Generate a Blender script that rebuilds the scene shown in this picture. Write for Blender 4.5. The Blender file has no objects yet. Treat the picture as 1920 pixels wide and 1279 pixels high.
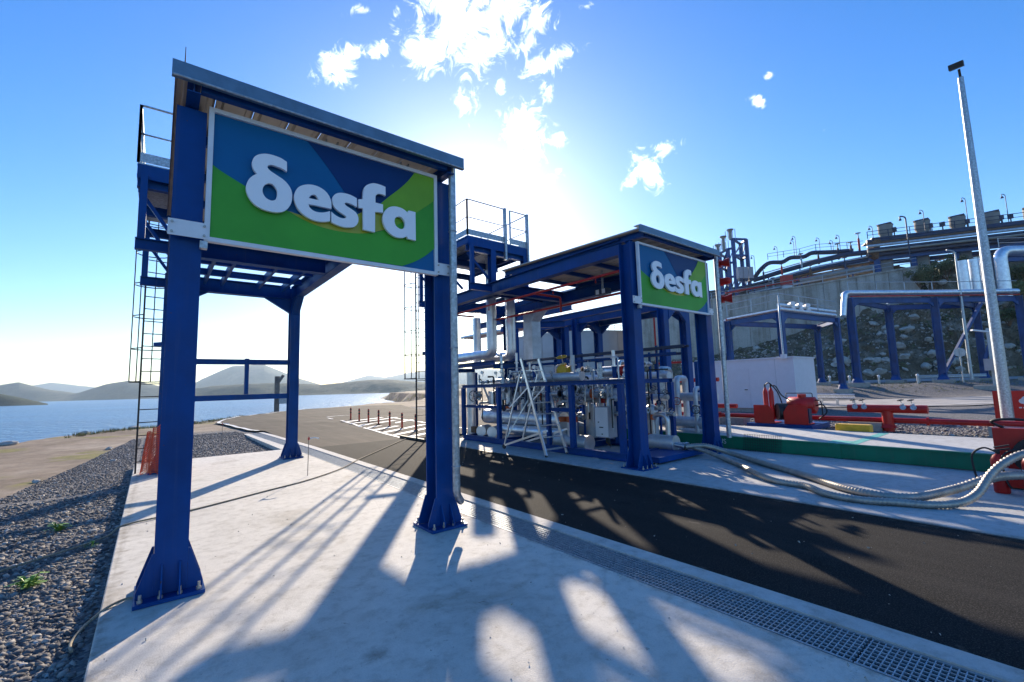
import bpy, bmesh, math, random
import numpy as np
from mathutils import Vector, Matrix, noise

random.seed(7)
rng = np.random.default_rng(7)
V = Vector
scene = bpy.context.scene
COL = scene.collection

# ------------------------------------------------------------------ camera
CAM_H = 1.7
YAW, PITCH, ROLL, FPX = 0.67292, 0.10137, -0.02832, 835.5
_f = V((math.sin(YAW) * math.cos(PITCH), math.cos(YAW) * math.cos(PITCH), math.sin(PITCH)))
_r0 = V((math.cos(YAW), -math.sin(YAW), 0))
_u0 = _r0.cross(_f)
_r = _r0 * math.cos(ROLL) + _u0 * math.sin(ROLL)
_u = -_r0 * math.sin(ROLL) + _u0 * math.cos(ROLL)
cam_data = bpy.data.cameras.new("camera")
cam = bpy.data.objects.new("camera", cam_data)
COL.objects.link(cam)
cam.matrix_world = Matrix(((_r.x, _u.x, -_f.x, 0), (_r.y, _u.y, -_f.y, 0), (_r.z, _u.z, -_f.z, CAM_H), (0, 0, 0, 1)))
cam_data.sensor_width = 36
cam_data.lens = FPX / 1920 * 36
cam_data.clip_start = 0.05
cam_data.clip_end = 30000
scene.camera = cam

# ------------------------------------------------------------------ light
SUN_EL, SUN_AZ = math.radians(20.7), math.radians(33.9)      # azimuth clockwise from +Y
SUN_DIR = V((math.sin(SUN_AZ) * math.cos(SUN_EL), math.cos(SUN_AZ) * math.cos(SUN_EL), math.sin(SUN_EL)))
sd = bpy.data.lights.new("sun", 'SUN')
sd.energy = 4.7
sd.angle = math.radians(0.6)
sd.color = (1.0, 0.86, 0.68)
sun = bpy.data.objects.new("sun", sd)
sun.rotation_euler = SUN_DIR.to_track_quat('Z', 'Y').to_euler()
sun.location = SUN_DIR * 60
COL.objects.link(sun)

world = bpy.data.worlds.new("World")
scene.world = world
world.use_nodes = True
wn, wl = world.node_tree.nodes, world.node_tree.links
wn.clear()
w_out = wn.new('ShaderNodeOutputWorld')
w_bg = wn.new('ShaderNodeBackground')
w_bg.inputs['Strength'].default_value = 0.112
sky = wn.new('ShaderNodeTexSky')
sky.sky_type = 'NISHITA'
sky.sun_disc = False
sky.sun_elevation = SUN_EL
sky.sun_rotation = SUN_AZ
sky.altitude = 0
sky.air_density = 1.15
sky.dust_density = 0.40
sky.ozone_density = 4.0


def w_math(op, a, b=None, c=None):
    n = wn.new('ShaderNodeMath')
    n.operation = op
    for i, v in enumerate((a, b, c)):
        if v is None:
            continue
        if isinstance(v, (int, float)):
            n.inputs[i].default_value = v
        else:
            wl.new(v, n.inputs[i])
    return n.outputs[0]


w_tc = wn.new('ShaderNodeTexCoord')
w_dir = w_tc.outputs['Generated']
# scattered fair-weather clouds: compact heaps given by azimuth (degrees from +Y), elevation, half sizes and tilt
CLOUDS = [  # azimuth, elevation, half width, half height (degrees), tilt, weight
    (32.8, 41.2, 4.5, 2.4, 20, 1.05),
    (27.6, 38.1, 2.1, 1.6, 35, 1.0),
    (37.6, 42.6, 3.3, 1.4, 0, 1.05),
    (35.3, 39.2, 3.1, 2.1, 30, 1.0),
    (31.0, 42.7, 3.3, 1.7, 0, 1.05),
    (16.6, 35.8, 1.8, 1.4, 25, 1.05),
    (18.4, 37.3, 1.2, 0.7, 20, 0.95),
    (21.5, 38.0, 1.1, 0.6, 20, 0.9),
    (23.9, 41.3, 0.5, 0.8, -20, 0.8),
    (43.2, 41.5, 1.8, 1.5, 40, 0.95),
    (41.6, 39.3, 1.7, 1.0, 30, 0.8),
    (44.0, 37.4, 2.7, 1.0, 15, 0.95),
    (38.1, 35.7, 0.5, 0.8, 0, 0.95),
    (33.1, 33.8, 1.1, 1.3, 30, 0.95),
    (44.3, 34.8, 0.6, 1.0, 20, 0.9),
    (42.4, 34.0, 0.5, 0.6, 0, 0.8),
    (41.0, 31.0, 2.1, 2.4, 10, 1.05),
    (41.4, 28.4, 1.9, 1.3, 0, 0.9),
    (45.4, 29.8, 1.4, 0.9, -20, 0.85),
    (44.2, 25.6, 1.4, 0.6, 15, 0.8),
    (45.4, 26.3, 0.5, 0.4, 0, 0.85),
    (56.5, 25.3, 1.2, 1.9, 30, 1.05),
    (58.8, 27.3, 1.3, 0.6, 10, 1.05),
    (54.4, 24.0, 1.1, 0.5, 20, 0.95),
    (69.6, 29.4, 0.4, 0.8, 35, 0.9),
    (70.8, 31.4, 0.4, 0.3, 0, 0.8),
    (20.4, 41.2, 1.6, 0.4, 10, 0.7),
    (50.5, 42.0, 0.8, 0.3, 0, 0.75),
    (96, 42, 4, 2.4, 10, .95), (104, 33, 2.4, 1.4, 0, .9), (-24, 46, 4, 2.5, 15, .95), (-55, 31, 3, 1.6, 0, .9), (150, 40, 4, 2.6, 0, .95), (-120, 36, 4.4, 2.2, 10, .95), (190, 28, 3, 1.6, 0, .95)]
acc = None
for az, el, hw, hh, tilt, wt in CLOUDS:
    a, e, t = map(math.radians, (az, el, tilt))
    c = V((math.sin(a) * math.cos(e), math.cos(a) * math.cos(e), math.sin(e)))
    rx = V((math.cos(a), -math.sin(a), 0))
    ux = rx.cross(c)
    ux = -ux if ux.z < 0 else ux
    ax = (rx * math.cos(t) + ux * math.sin(t)) / math.radians(hw)
    ay = (-rx * math.sin(t) + ux * math.cos(t)) / math.radians(hh)
    sub = wn.new('ShaderNodeVectorMath'); sub.operation = 'SUBTRACT'
    wl.new(w_dir, sub.inputs[0]); sub.inputs[1].default_value = c
    dots = []
    for axis in (ax, ay, c * 8):
        dn = wn.new('ShaderNodeVectorMath'); dn.operation = 'DOT_PRODUCT'
        wl.new(sub.outputs[0], dn.inputs[0]); dn.inputs[1].default_value = axis
        dots.append(dn.outputs['Value'])
    q = w_math('ADD', w_math('MULTIPLY', dots[0], dots[0]), w_math('MULTIPLY', dots[1], dots[1]))
    q = w_math('ADD', q, w_math('MULTIPLY', dots[2], dots[2]))
    m = w_math('MULTIPLY', w_math('SUBTRACT', 1.0, w_math('MULTIPLY', w_math('SQRT', q), 0.44)), wt)
    acc = m if acc is None else w_math('MAXIMUM', acc, m)
nz = wn.new('ShaderNodeTexNoise')
nz.inputs['Scale'].default_value = 30
nz.inputs['Detail'].default_value = 9
nz.inputs['Roughness'].default_value = 0.68
nz.inputs['Distortion'].default_value = 1.1
wl.new(w_dir, nz.inputs['Vector'])
cm = w_math('ADD', w_math('MAXIMUM', acc, 0.0), w_math('MULTIPLY', w_math('SUBTRACT', nz.outputs['Fac'], 0.5), 2.3))
mr = wn.new('ShaderNodeMapRange')
mr.interpolation_type = 'SMOOTHSTEP'
mr.inputs['From Min'].default_value = 0.40
mr.inputs['From Max'].default_value = 1.3
wl.new(cm, mr.inputs['Value'])
w_mix = wn.new('ShaderNodeMix'); w_mix.data_type = 'RGBA'
wl.new(w_math('MULTIPLY', mr.outputs['Result'], 0.93), w_mix.inputs['Factor'])
w_hs = wn.new('ShaderNodeHueSaturation')      # clear Aegean blue
w_hs.inputs['Saturation'].default_value = 1.32
w_hs.inputs['Hue'].default_value = 0.511
wl.new(sky.outputs['Color'], w_hs.inputs['Color'])
wl.new(w_hs.outputs['Color'], w_mix.inputs['A'])
w_mix.inputs['B'].default_value = (17.0, 17.0, 17.0, 1)
wl.new(w_mix.outputs['Result'], w_bg.inputs['Color'])
wl.new(w_bg.outputs[0], w_out.inputs['Surface'])

vs = scene.view_settings
vs.view_transform = 'Standard'
vs.look = 'None'
vs.gamma = 1
vs.use_curve_mapping = False
vs.exposure = 1.04
scene.cycles.use_denoising = True
scene.cycles.max_bounces = 6
scene.cycles.volume_bounces = 0
scene.cycles.caustics_reflective = False
scene.cycles.caustics_refractive = False


# ------------------------------------------------------------------ helpers
F0 = V((math.sin(YAW), math.cos(YAW), 0))
R0 = V((math.cos(YAW), -math.sin(YAW), 0))


def at(px, py, depth):
    """world point that lies `depth` metres ahead of the viewpoint (survey sights, photograph pixels)"""
    d = _r * (px - 960) + _u * (639.5 - py) + _f * FPX
    return V((0, 0, CAM_H)) + d * (depth / d.dot(F0))


def sstep(a, b, x):
    t = min(1.0, max(0.0, (x - a) / (b - a)))
    return t * t * (3 - 2 * t)


def bend(pts, rad, seg=5):
    """polyline with rounded corners"""
    pts = [V(p) for p in pts]
    out = [pts[0]]
    for i in range(1, len(pts) - 1):
        a, b, c = pts[i - 1], pts[i], pts[i + 1]
        d1, d2 = (a - b), (c - b)
        r = min(rad, d1.length * .49, d2.length * .49)
        p, q = b + d1.normalized() * r, b + d2.normalized() * r
        for k in range(seg + 1):
            t = k / seg
            out.append(p * (1 - t) ** 2 + b * 2 * t * (1 - t) + q * t * t)
    out.append(pts[-1])
    return out


def spline(pts, n=6):
    pts = [V(p) for p in pts]
    out = []
    for i in range(len(pts) - 1):
        p0, p1, p2, p3 = pts[max(i - 1, 0)], pts[i], pts[i + 1], pts[min(i + 2, len(pts) - 1)]
        for k in range(n):
            t = k / n
            out.append(0.5 * ((2 * p1) + (p2 - p0) * t + (2 * p0 - 5 * p1 + 4 * p2 - p3) * t * t + (3 * p1 - p0 - 3 * p2 + p3) * t ** 3))
    out.append(pts[-1])
    return out


class MB:
    """collects faces; build() links them as ONE mesh object"""

    def __init__(s):
        s.v, s.f, s.sm = [], [], []

    def add(s, vs_, fs, smooth=False):
        o = len(s.v)
        s.v.extend([tuple(p) for p in vs_])
        s.f.extend([tuple(i + o for i in f) for f in fs])
        s.sm.extend([smooth] * len(fs))
        return s

    def box(s, x0, x1, y0, y1, z0, z1):
        return s.add([(x0, y0, z0), (x1, y0, z0), (x1, y1, z0), (x0, y1, z0), (x0, y0, z1), (x1, y0, z1), (x1, y1, z1), (x0, y1, z1)],
                     [(3, 2, 1, 0), (4, 5, 6, 7), (0, 1, 5, 4), (1, 2, 6, 5), (2, 3, 7, 6), (3, 0, 4, 7)])

    def cbox(s, c, sx, sy, sz, rot=None):
        c = V(c)
        M = rot if rot is not None else Matrix.Identity(3)
        P = [c + M @ V((a * sx / 2, b * sy / 2, d * sz / 2)) for d in (-1, 1) for a, b in ((-1, -1), (1, -1), (1, 1), (-1, 1))]
        return s.add(P, [(3, 2, 1, 0), (4, 5, 6, 7), (0, 1, 5, 4), (1, 2, 6, 5), (2, 3, 7, 6), (3, 0, 4, 7)])

    @staticmethod
    def frame(p, q, up=(0, 0, 1)):
        d = (V(q) - V(p)).normalized()
        up = V(up)
        if abs(d.dot(up)) > .98:
            up = V((0, 1, 0)) if abs(d.y) < .9 else V((1, 0, 0))
        a = up.cross(d).normalized()
        b = d.cross(a)
        return d, a, b

    def bar(s, p, q, w, h, up=(0, 0, 1)):
        """rectangular bar, w across and h in the up direction"""
        p, q = V(p), V(q)
        d, a, b = s.frame(p, q, up)
        P = [e + a * (i * w / 2) + b * (j * h / 2) for e in (p, q) for i, j in ((-1, -1), (1, -1), (1, 1), (-1, 1))]
        return s.add(P, [(3, 2, 1, 0), (4, 5, 6, 7), (0, 1, 5, 4), (1, 2, 6, 5), (2, 3, 7, 6), (3, 0, 4, 7)])

    def hbeam(s, p, q, w, h, up=(0, 0, 1), tf=.018, tw=.012):
        """rolled H section: flanges w wide, h deep in the up direction"""
        p, q = V(p), V(q)
        d, a, b = s.frame(p, q, up)
        prof = [(-w / 2, -h / 2), (w / 2, -h / 2), (w / 2, -h / 2 + tf), (tw / 2, -h / 2 + tf), (tw / 2, h / 2 - tf), (w / 2, h / 2 - tf), (w / 2, h / 2),
                (-w / 2, h / 2), (-w / 2, h / 2 - tf), (-tw / 2, h / 2 - tf), (-tw / 2, -h / 2 + tf), (-w / 2, -h / 2 + tf)]
        n = len(prof)
        P = [e + a * i + b * j for e in (p, q) for i, j in prof]
        fs = [(i, (i + 1) % n, n + (i + 1) % n, n + i) for i in range(n)]
        for o in (0, n):
            fs += [(o, o + 1, o + 2, o + 11), (o + 3, o + 4, o + 9, o + 10), (o + 5, o + 6, o + 7, o + 8)]
        return s.add(P, fs)

    def tube(s, pts, r, n=10, caps=True, closed=False):
        pts = [V(p) for p in pts]
        m = len(pts)
        rr = r if isinstance(r, (list, tuple)) else [r] * m
        d0 = (pts[1] - pts[0]).normalized()
        a = d0.orthogonal().normalized()
        P = []
        prev = d0
        for i, p in enumerate(pts):
            if closed:
                d = (pts[(i + 1) % m] - pts[i - 1]).normalized()
            elif i == 0:
                d = d0
            elif i == m - 1:
                d = (pts[i] - pts[i - 1]).normalized()
            else:
                d = ((pts[i] - pts[i - 1]).normalized() + (pts[i + 1] - pts[i]).normalized())
                d = d.normalized() if d.length > 1e-6 else prev
            a = (a - d * a.dot(d))
            a = a.normalized() if a.length > 1e-6 else d.orthogonal().normalized()
            b = d.cross(a)
            prev = d
            for k in range(n):
                t = 2 * math.pi * k / n
                P.append(p + (a * math.cos(t) + b * math.sin(t)) * rr[i])
        fs = []
        for i in range(m if closed else m - 1):
            j = (i + 1) % m
            for k in range(n):
                fs.append((i * n + k, i * n + (k + 1) % n, j * n + (k + 1) % n, j * n + k))
        s.add(P, fs, True)
        if caps and not closed:
            s.add(P[:n], [tuple(range(n - 1, -1, -1))])
            s.add(P[-n:], [tuple(range(n))])
        return s

    def cyl(s, p, q, r, n=12, r2=None):
        return s.tube([p, q], [r, r if r2 is None else r2], n)

    def ball(s, c, r, n=8, m=5, sc=(1, 1, 1)):
        c = V(c)
        P = [c + V((0, 0, -r * sc[2]))]
        for i in range(1, m):
            t = math.pi * i / m - math.pi / 2
            for k in range(n):
                p = 2 * math.pi * k / n
                P.append(c + V((r * math.cos(t) * math.cos(p) * sc[0], r * math.cos(t) * math.sin(p) * sc[1], r * math.sin(t) * sc[2])))
        P.append(c + V((0, 0, r * sc[2])))
        fs = [(0, 1 + (k + 1) % n, 1 + k) for k in range(n)]
        for i in range(m - 2):
            for k in range(n):
                fs.append((1 + i * n + k, 1 + i * n + (k + 1) % n, 1 + (i + 1) * n + (k + 1) % n, 1 + (i + 1) * n + k))
        e = len(P) - 1
        fs += [(e, 1 + (m - 2) * n + k, 1 + (m - 2) * n + (k + 1) % n) for k in range(n)]
        return s.add(P, fs, True)

    def ring(s, c, axis, R, r, n=20, k=6, a0=0, a1=2 * math.pi, ref=None):
        """torus or arc of a torus round axis"""
        axis = V(axis).normalized()
        a = axis.orthogonal().normalized() if ref is None else V(ref).normalized()
        b = axis.cross(a)
        full = abs(a1 - a0 - 2 * math.pi) < 1e-6
        pts = [V(c) + (a * math.cos(a0 + (a1 - a0) * i / n) + b * math.sin(a0 + (a1 - a0) * i / n)) * R for i in range(n if full else n + 1)]
        return s.tube(pts, r, k, closed=full)

    def prism(s, poly, origin, ax, ay, th):
        """flat polygon (2D points) in the frame origin, ax, ay; thickness th along ax x ay"""
        o, ax, ay = V(origin), V(ax), V(ay)
        nrm = ax.cross(ay).normalized()
        n = len(poly)
        A = [o + ax * x + ay * y for x, y in poly]
        P = A + [p + nrm * th for p in A]
        fs = [tuple(range(n - 1, -1, -1)), tuple(range(n, 2 * n))] + [(i, (i + 1) % n, n + (i + 1) % n, n + i) for i in range(n)]
        return s.add(P, fs)

    def mesh(s, name, mat):
        me = bpy.data.meshes.new(name)
        me.from_pydata(s.v, [], s.f)
        me.polygons.foreach_set('use_smooth', s.sm)
        if mat is not None:
            me.materials.append(mat)
        me.update()
        return me

    def build(s, name, mat, parent=None, kind=None):
        return link(name, s.mesh(name, mat), parent, kind)


def link(name, data, parent=None, kind=None):
    o = bpy.data.objects.new(name, data)
    COL.objects.link(o)
    if parent is not None:
        o.parent = parent
        # everything is modelled in world coordinates, so undo the parent's own place
        base = parent
        off = V((0, 0, 0))
        while base is not None:
            off += base.location
            base = base.parent
        o.location = -off
    if kind:
        o['kind'] = kind
    return o


def tag(o, label, cat=None, group=None, kind=None):
    o['label'] = label
    if cat:
        o['category'] = cat
    if group:
        o['group'] = group
    if kind:
        o['kind'] = kind
    return o


def thing(name, label, cat, loc=(0, 0, 0), group=None):
    o = bpy.data.objects.new(name, None)
    o.empty_display_size = .1
    COL.objects.link(o)
    o.location = loc
    return tag(o, label, cat, group)


def copy_tree(o, loc, label=None, parent=None, rotz=0):
    c = o.copy()
    COL.objects.link(c)
    if parent is None:
        c.location = loc
        c.rotation_euler = (0, 0, rotz)
    c.parent = parent
    if label:
        c['label'] = label
    for ch in o.children:
        copy_tree(ch, None, parent=c)
    return c


# ------------------------------------------------------------------ materials
def nodes_of(name):
    m = bpy.data.materials.new(name)
    m.use_nodes = True
    nt = m.node_tree
    return m, nt, nt.nodes['Principled BSDF'], nt.nodes.new('ShaderNodeTexCoord').outputs['Object']


def nd(nt, kind, **kw):
    n = nt.nodes.new('ShaderNode' + kind)
    for k, v in kw.items():
        if k in ('Scale', 'Detail', 'Roughness', 'Distortion', 'Strength', 'Distance', 'Randomness', 'W'):
            n.inputs[k].default_value = v
        else:
            setattr(n, k, v)
    return n


def ramp(nt, fac, stops):
    r = nt.nodes.new('ShaderNodeValToRGB')
    el = r.color_ramp.elements
    while len(el) < len(stops):
        el.new(.5)
    for e, (p, c) in zip(el, stops):
        e.position = p
        e.color = (*c, 1) if len(c) == 3 else c
    nt.links.new(fac, r.inputs['Fac'])
    return r.outputs['Color']


def mixc(nt, fac, a, b, mode='MIX'):
    n = nt.nodes.new('ShaderNodeMix')
    n.data_type = 'RGBA'
    n.blend_type = mode
    for s, v in (('Factor', fac), ('A', a), ('B', b)):
        if hasattr(v, 'links'):
            nt.links.new(v, n.inputs[s])
        elif isinstance(v, (int, float)):
            n.inputs[s].default_value = v
        else:
            n.inputs[s].default_value = (*v, 1)
    return n.outputs['Result']


def mat(name, col, rough=.5, metal=0.0, var=.12, vscale=3.0, bump=0.0, bscale=40.0, col2=None, spec=.5, detail=5, lo=.35, hi=.65, coat=0):
    m = bpy.data.materials.new(name)
    m.use_nodes = True
    nt = m.node_tree
    b = nt.nodes['Principled BSDF']
    b.inputs['Roughness'].default_value = rough
    b.inputs['Metallic'].default_value = metal
    b.inputs['Specular IOR Level'].default_value = spec
    b.inputs['Coat Weight'].default_value = coat
    tc = nt.nodes.new('ShaderNodeTexCoord')
    if var > 0 or col2 is not None:
        n = nt.nodes.new('ShaderNodeTexNoise')
        n.inputs['Scale'].default_value = vscale
        n.inputs['Detail'].default_value = detail
        n.inputs['Roughness'].default_value = .6
        nt.links.new(tc.outputs['Object'], n.inputs['Vector'])
        r = nt.nodes.new('ShaderNodeValToRGB')
        r.color_ramp.elements[0].position = lo
        r.color_ramp.elements[1].position = hi
        c2 = col2 if col2 is not None else tuple(min(1, c * (1 + var)) for c in col)
        c1 = col if col2 is not None else tuple(c * (1 - var) for c in col)
        r.color_ramp.elements[0].color = (*c1, 1)
        r.color_ramp.elements[1].color = (*c2, 1)
        nt.links.new(n.outputs['Fac'], r.inputs['Fac'])
        nt.links.new(r.outputs['Color'], b.inputs['Base Color'])
    else:
        b.inputs['Base Color'].default_value = (*col, 1)
    if bump > 0:
        n2 = nt.nodes.new('ShaderNodeTexNoise')
        n2.inputs['Scale'].default_value = bscale
        n2.inputs['Detail'].default_value = 6
        nt.links.new(tc.outputs['Object'], n2.inputs['Vector'])
        bp = nt.nodes.new('ShaderNodeBump')
        bp.inputs['Strength'].default_value = bump
        bp.inputs['Distance'].default_value = .02
        nt.links.new(n2.outputs['Fac'], bp.inputs['Height'])
        nt.links.new(bp.outputs['Normal'], b.inputs['Normal'])
    return m


M = {}


def painted(name, col, rough, spec, wear=.5):
    """site paint on steel: slight fading, rain streaks, thin dust and a few rusty chips"""
    m = bpy.data.materials.new(name)
    m.use_nodes = True
    nt = m.node_tree
    b = nt.nodes['Principled BSDF']
    co = nt.nodes.new('ShaderNodeTexCoord').outputs['Object']
    n1 = nd(nt, 'TexNoise', Scale=1.7, Detail=6, Roughness=.6); nt.links.new(co, n1.inputs['Vector'])
    c = ramp(nt, n1.outputs['Fac'], [(.3, tuple(k * .78 for k in col)), (.7, tuple(min(1, k * 1.22) for k in col))])
    mp = nt.nodes.new('ShaderNodeMapping'); mp.inputs['Scale'].default_value = (14, 14, .5); nt.links.new(co, mp.inputs['Vector'])
    sn = nd(nt, 'TexNoise', Scale=1, Detail=5, Roughness=.6); nt.links.new(mp.outputs[0], sn.inputs['Vector'])
    dust = tuple(k * .7 + .045 for k in col)
    c = mixc(nt, ramp(nt, sn.outputs['Fac'], [(.55, (0, 0, 0)), (.75, (wear, wear, wear))]), c, dust)
    ch = nd(nt, 'TexNoise', Scale=23, Detail=3, Roughness=.55); nt.links.new(co, ch.inputs['Vector'])
    c = mixc(nt, ramp(nt, ch.outputs['Fac'], [(.735, (0, 0, 0)), (.75, (1, 1, 1))]), c, (.10, .045, .02))
    nt.links.new(c, b.inputs['Base Color'])
    r = ramp(nt, n1.outputs['Fac'], [(.3, (rough * .8,) * 3), (.7, (rough * 1.25,) * 3)])
    nt.links.new(r, b.inputs['Roughness'])
    b.inputs['Specular IOR Level'].default_value = spec
    n2 = nd(nt, 'TexNoise', Scale=9, Detail=4, Roughness=.5); nt.links.new(co, n2.inputs['Vector'])
    bp = nd(nt, 'Bump', Strength=.06, Distance=.02)
    nt.links.new(n2.outputs['Fac'], bp.inputs['Height'])
    nt.links.new(bp.outputs['Normal'], b.inputs['Normal'])
    return m


M['blue'] = painted('blue paint', (.0008, .051, .22), .42, .2)
M['blue_far'] = mat('weathered blue paint', (.003, .055, .21), .5, var=.25, vscale=1.2)
M['navy'] = mat('dark pipe paint', (.018, .035, .085), .5, var=.3, vscale=1)
M['white'] = mat('white paint', (.74, .75, .78), .45, var=.05, vscale=6)
M['letter'] = mat('white acrylic', (.90, .90, .92), .35, var=.02)
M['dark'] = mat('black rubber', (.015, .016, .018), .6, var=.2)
M['red'] = painted('red fire paint', (.50, .018, .014), .4, .4, .35)
M['orange'] = mat('orange band', (.72, .13, .03), .5, var=.15, vscale=8)
M['yellow'] = mat('yellow paint', (.75, .42, .02), .45, var=.12, vscale=6)
M['green'] = painted('green weighbridge paint', (.007, .19, .10), .45, .3)
M['teal_print'] = mat('teal print', (.003, .12, .30), .4, var=.04, spec=.25)
M['navy_print'] = mat('navy print', (.002, .035, .15), .4, var=.04, spec=.25)
M['green_print'] = mat('green print', (.065, .36, .035), .4, var=.14, vscale=.9, spec=.25)
M['lime_print'] = mat('lime print', (.20, .42, .03), .4, var=.06, spec=.25)
M['yellow_print'] = mat('yellow print', (.40, .42, .03), .35, var=.05)
M['silver'] = mat('aluminium cladding', (.74, .76, .80), .38, .8, var=.12, vscale=4, bump=.05, bscale=6)
M['silver_flat'] = mat('dull cladding', (.55, .58, .62), .5, .5, var=.15, vscale=3)
M['galv'] = mat('galvanised steel', (.42, .45, .48), .48, .85, var=.25, vscale=22, detail=2)
M['alu'] = mat('aluminium', (.75, .77, .8), .34, .95, var=.06)
M['grate'] = mat('galvanised grating', (.36, .39, .42), .6, .5, var=.2, vscale=14)
M['roof'] = mat('roof sheet', (.50, .45, .37), .6, .2, var=.15, vscale=2)
M['fascia'] = mat('blue grey fascia', (.13, .22, .31), .45, .35, var=.15, vscale=5)
M['steel'] = mat('stainless steel', (.55, .56, .58), .4, 1.0, var=.15)
M['bolt'] = mat('zinc bolt', (.45, .43, .40), .5, .8, var=.2, vscale=30)
M['brown'] = mat('rusty brown', (.16, .08, .04), .8, var=.3, vscale=5)
M['tank'] = mat('tank concrete', (.40, .40, .42), .8, var=.15, vscale=.12)
M['house'] = mat('white sandwich panel', (.72, .70, .74), .5, var=.03)
M['door'] = mat('white door', (.70, .68, .72), .45, var=.03)
M['pinkgrey'] = mat('pink grey box', (.42, .36, .37), .6, var=.1)
M['leaf'] = mat('leaf', (.10, .22, .025), .55, col2=(.25, .38, .05), vscale=5)
M['shrub'] = mat('shrub leaf', (.045, .065, .018), .7, col2=(.15, .16, .05), vscale=.8)
M['drygrass'] = mat('dry grass', (.22, .17, .06), .8, col2=(.16, .19, .05), vscale=1)
M['stake'] = mat('steel stake', (.2, .17, .15), .7, .3, var=.3)
M['rope'] = mat('rope', (.30, .25, .18), .9, var=.3, vscale=60)
M['net'] = mat('orange net', (.85, .10, .03), .6, var=.15)
M['glass'] = mat('lamp glass', (.5, .5, .5), .15, var=0)
M['stack'] = mat('vent concrete', (.30, .28, .25), .85, var=.15, vscale=.8)
M['orange2'] = mat('orange post', (.70, .08, .03), .5, var=.1)
M['teal'] = mat('teal line', (.10, .42, .36), .7, var=.2, vscale=6)


def concrete(name, base, dark, spots=.5, streak=0.0):
    m, nt, b, co = nodes_of(name)
    n1 = nd(nt, 'TexNoise', Scale=.55, Detail=7, Roughness=.65); nt.links.new(co, n1.inputs['Vector'])
    n2 = nd(nt, 'TexNoise', Scale=7, Detail=8, Roughness=.7); nt.links.new(co, n2.inputs['Vector'])
    n3 = nd(nt, 'TexNoise', Scale=90, Detail=3, Roughness=.6); nt.links.new(co, n3.inputs['Vector'])
    c = ramp(nt, n1.outputs['Fac'], [(.30, dark), (.5, base), (.72, tuple(min(.9, k * 1.12) for k in base))])
    c = mixc(nt, .8, c, ramp(nt, n2.outputs['Fac'], [(.32, (.66, .64, .61)), (.5, (.97, .97, .97)), (.7, (1.1, 1.1, 1.1))]), 'MULTIPLY')
    c = mixc(nt, .4, c, ramp(nt, n3.outputs['Fac'], [(.3, (.7, .7, .7)), (.55, (1, 1, 1))]), 'MULTIPLY')
    # small dark specks and trowel stains
    vo = nd(nt, 'TexNoise', Scale=13, Detail=4, Roughness=.75, Distortion=.6); nt.links.new(co, vo.inputs['Vector'])
    c = mixc(nt, spots, c, ramp(nt, vo.outputs['Fac'], [(.29, (.45, .42, .40)), (.36, (1, 1, 1))]), 'MULTIPLY')
    # hairline cracks and old drips
    vc = nd(nt, 'TexVoronoi', feature='DISTANCE_TO_EDGE', Scale=.33, Randomness=1)
    wv = nd(nt, 'TexNoise', Scale=2.5, Detail=6, Roughness=.7); nt.links.new(co, wv.inputs['Vector'])
    ad = nt.nodes.new('ShaderNodeMix'); ad.data_type = 'VECTOR'; ad.inputs['Factor'].default_value = .12
    nt.links.new(co, ad.inputs['A']); nt.links.new(wv.outputs['Color'], ad.inputs['B']); nt.links.new(ad.outputs['Result'], vc.inputs['Vector'])
    c = mixc(nt, .25 * spots, c, ramp(nt, vc.outputs['Distance'], [(.0, (.45, .43, .40)), (.004, (1, 1, 1))]), 'MULTIPLY')
    st = nd(nt, 'TexNoise', Scale=1.1, Detail=7, Roughness=.62, Distortion=.8); nt.links.new(co, st.inputs['Vector'])
    c = mixc(nt, .8 * spots, c, ramp(nt, st.outputs['Fac'], [(.28, (.62, .57, .50)), (.40, (1, 1, 1))]), 'MULTIPLY')
    if streak:
        mp = nt.nodes.new('ShaderNodeMapping'); mp.inputs['Scale'].default_value = (.9, .9, .06); nt.links.new(co, mp.inputs['Vector'])
        sn = nd(nt, 'TexNoise', Scale=1, Detail=6, Roughness=.65); nt.links.new(mp.outputs[0], sn.inputs['Vector'])
        c = mixc(nt, streak, c, ramp(nt, sn.outputs['Fac'], [(.36, (.5, .45, .38)), (.55, (1, 1, 1))]), 'MULTIPLY')
    nt.links.new(c, b.inputs['Base Color'])
    b.inputs['Roughness'].default_value = .85
    bp = nd(nt, 'Bump', Strength=.35, Distance=.012)
    hh = nt.nodes.new('ShaderNodeMath'); hh.operation = 'ADD'
    nt.links.new(n2.outputs['Fac'], hh.inputs[0]); nt.links.new(n3.outputs['Fac'], hh.inputs[1])
    nt.links.new(hh.outputs[0], bp.inputs['Height'])
    nt.links.new(bp.outputs['Normal'], b.inputs['Normal'])
    return m


M['slab'] = concrete('slab concrete', (.60, .565, .505), (.48, .45, .40), .8)
M['pad'] = concrete('pad concrete', (.47, .47, .465), (.39, .39, .38), .25)
M['kerb'] = concrete('kerb concrete', (.52, .50, .465), (.42, .40, .37), .3)
M['wallc'] = concrete('retaining wall concrete', (.50, .455, .40), (.38, .34, .29), .3, .7)
M['footing'] = concrete('footing concrete', (.40, .37, .33), (.3, .28, .25), .2)


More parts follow.
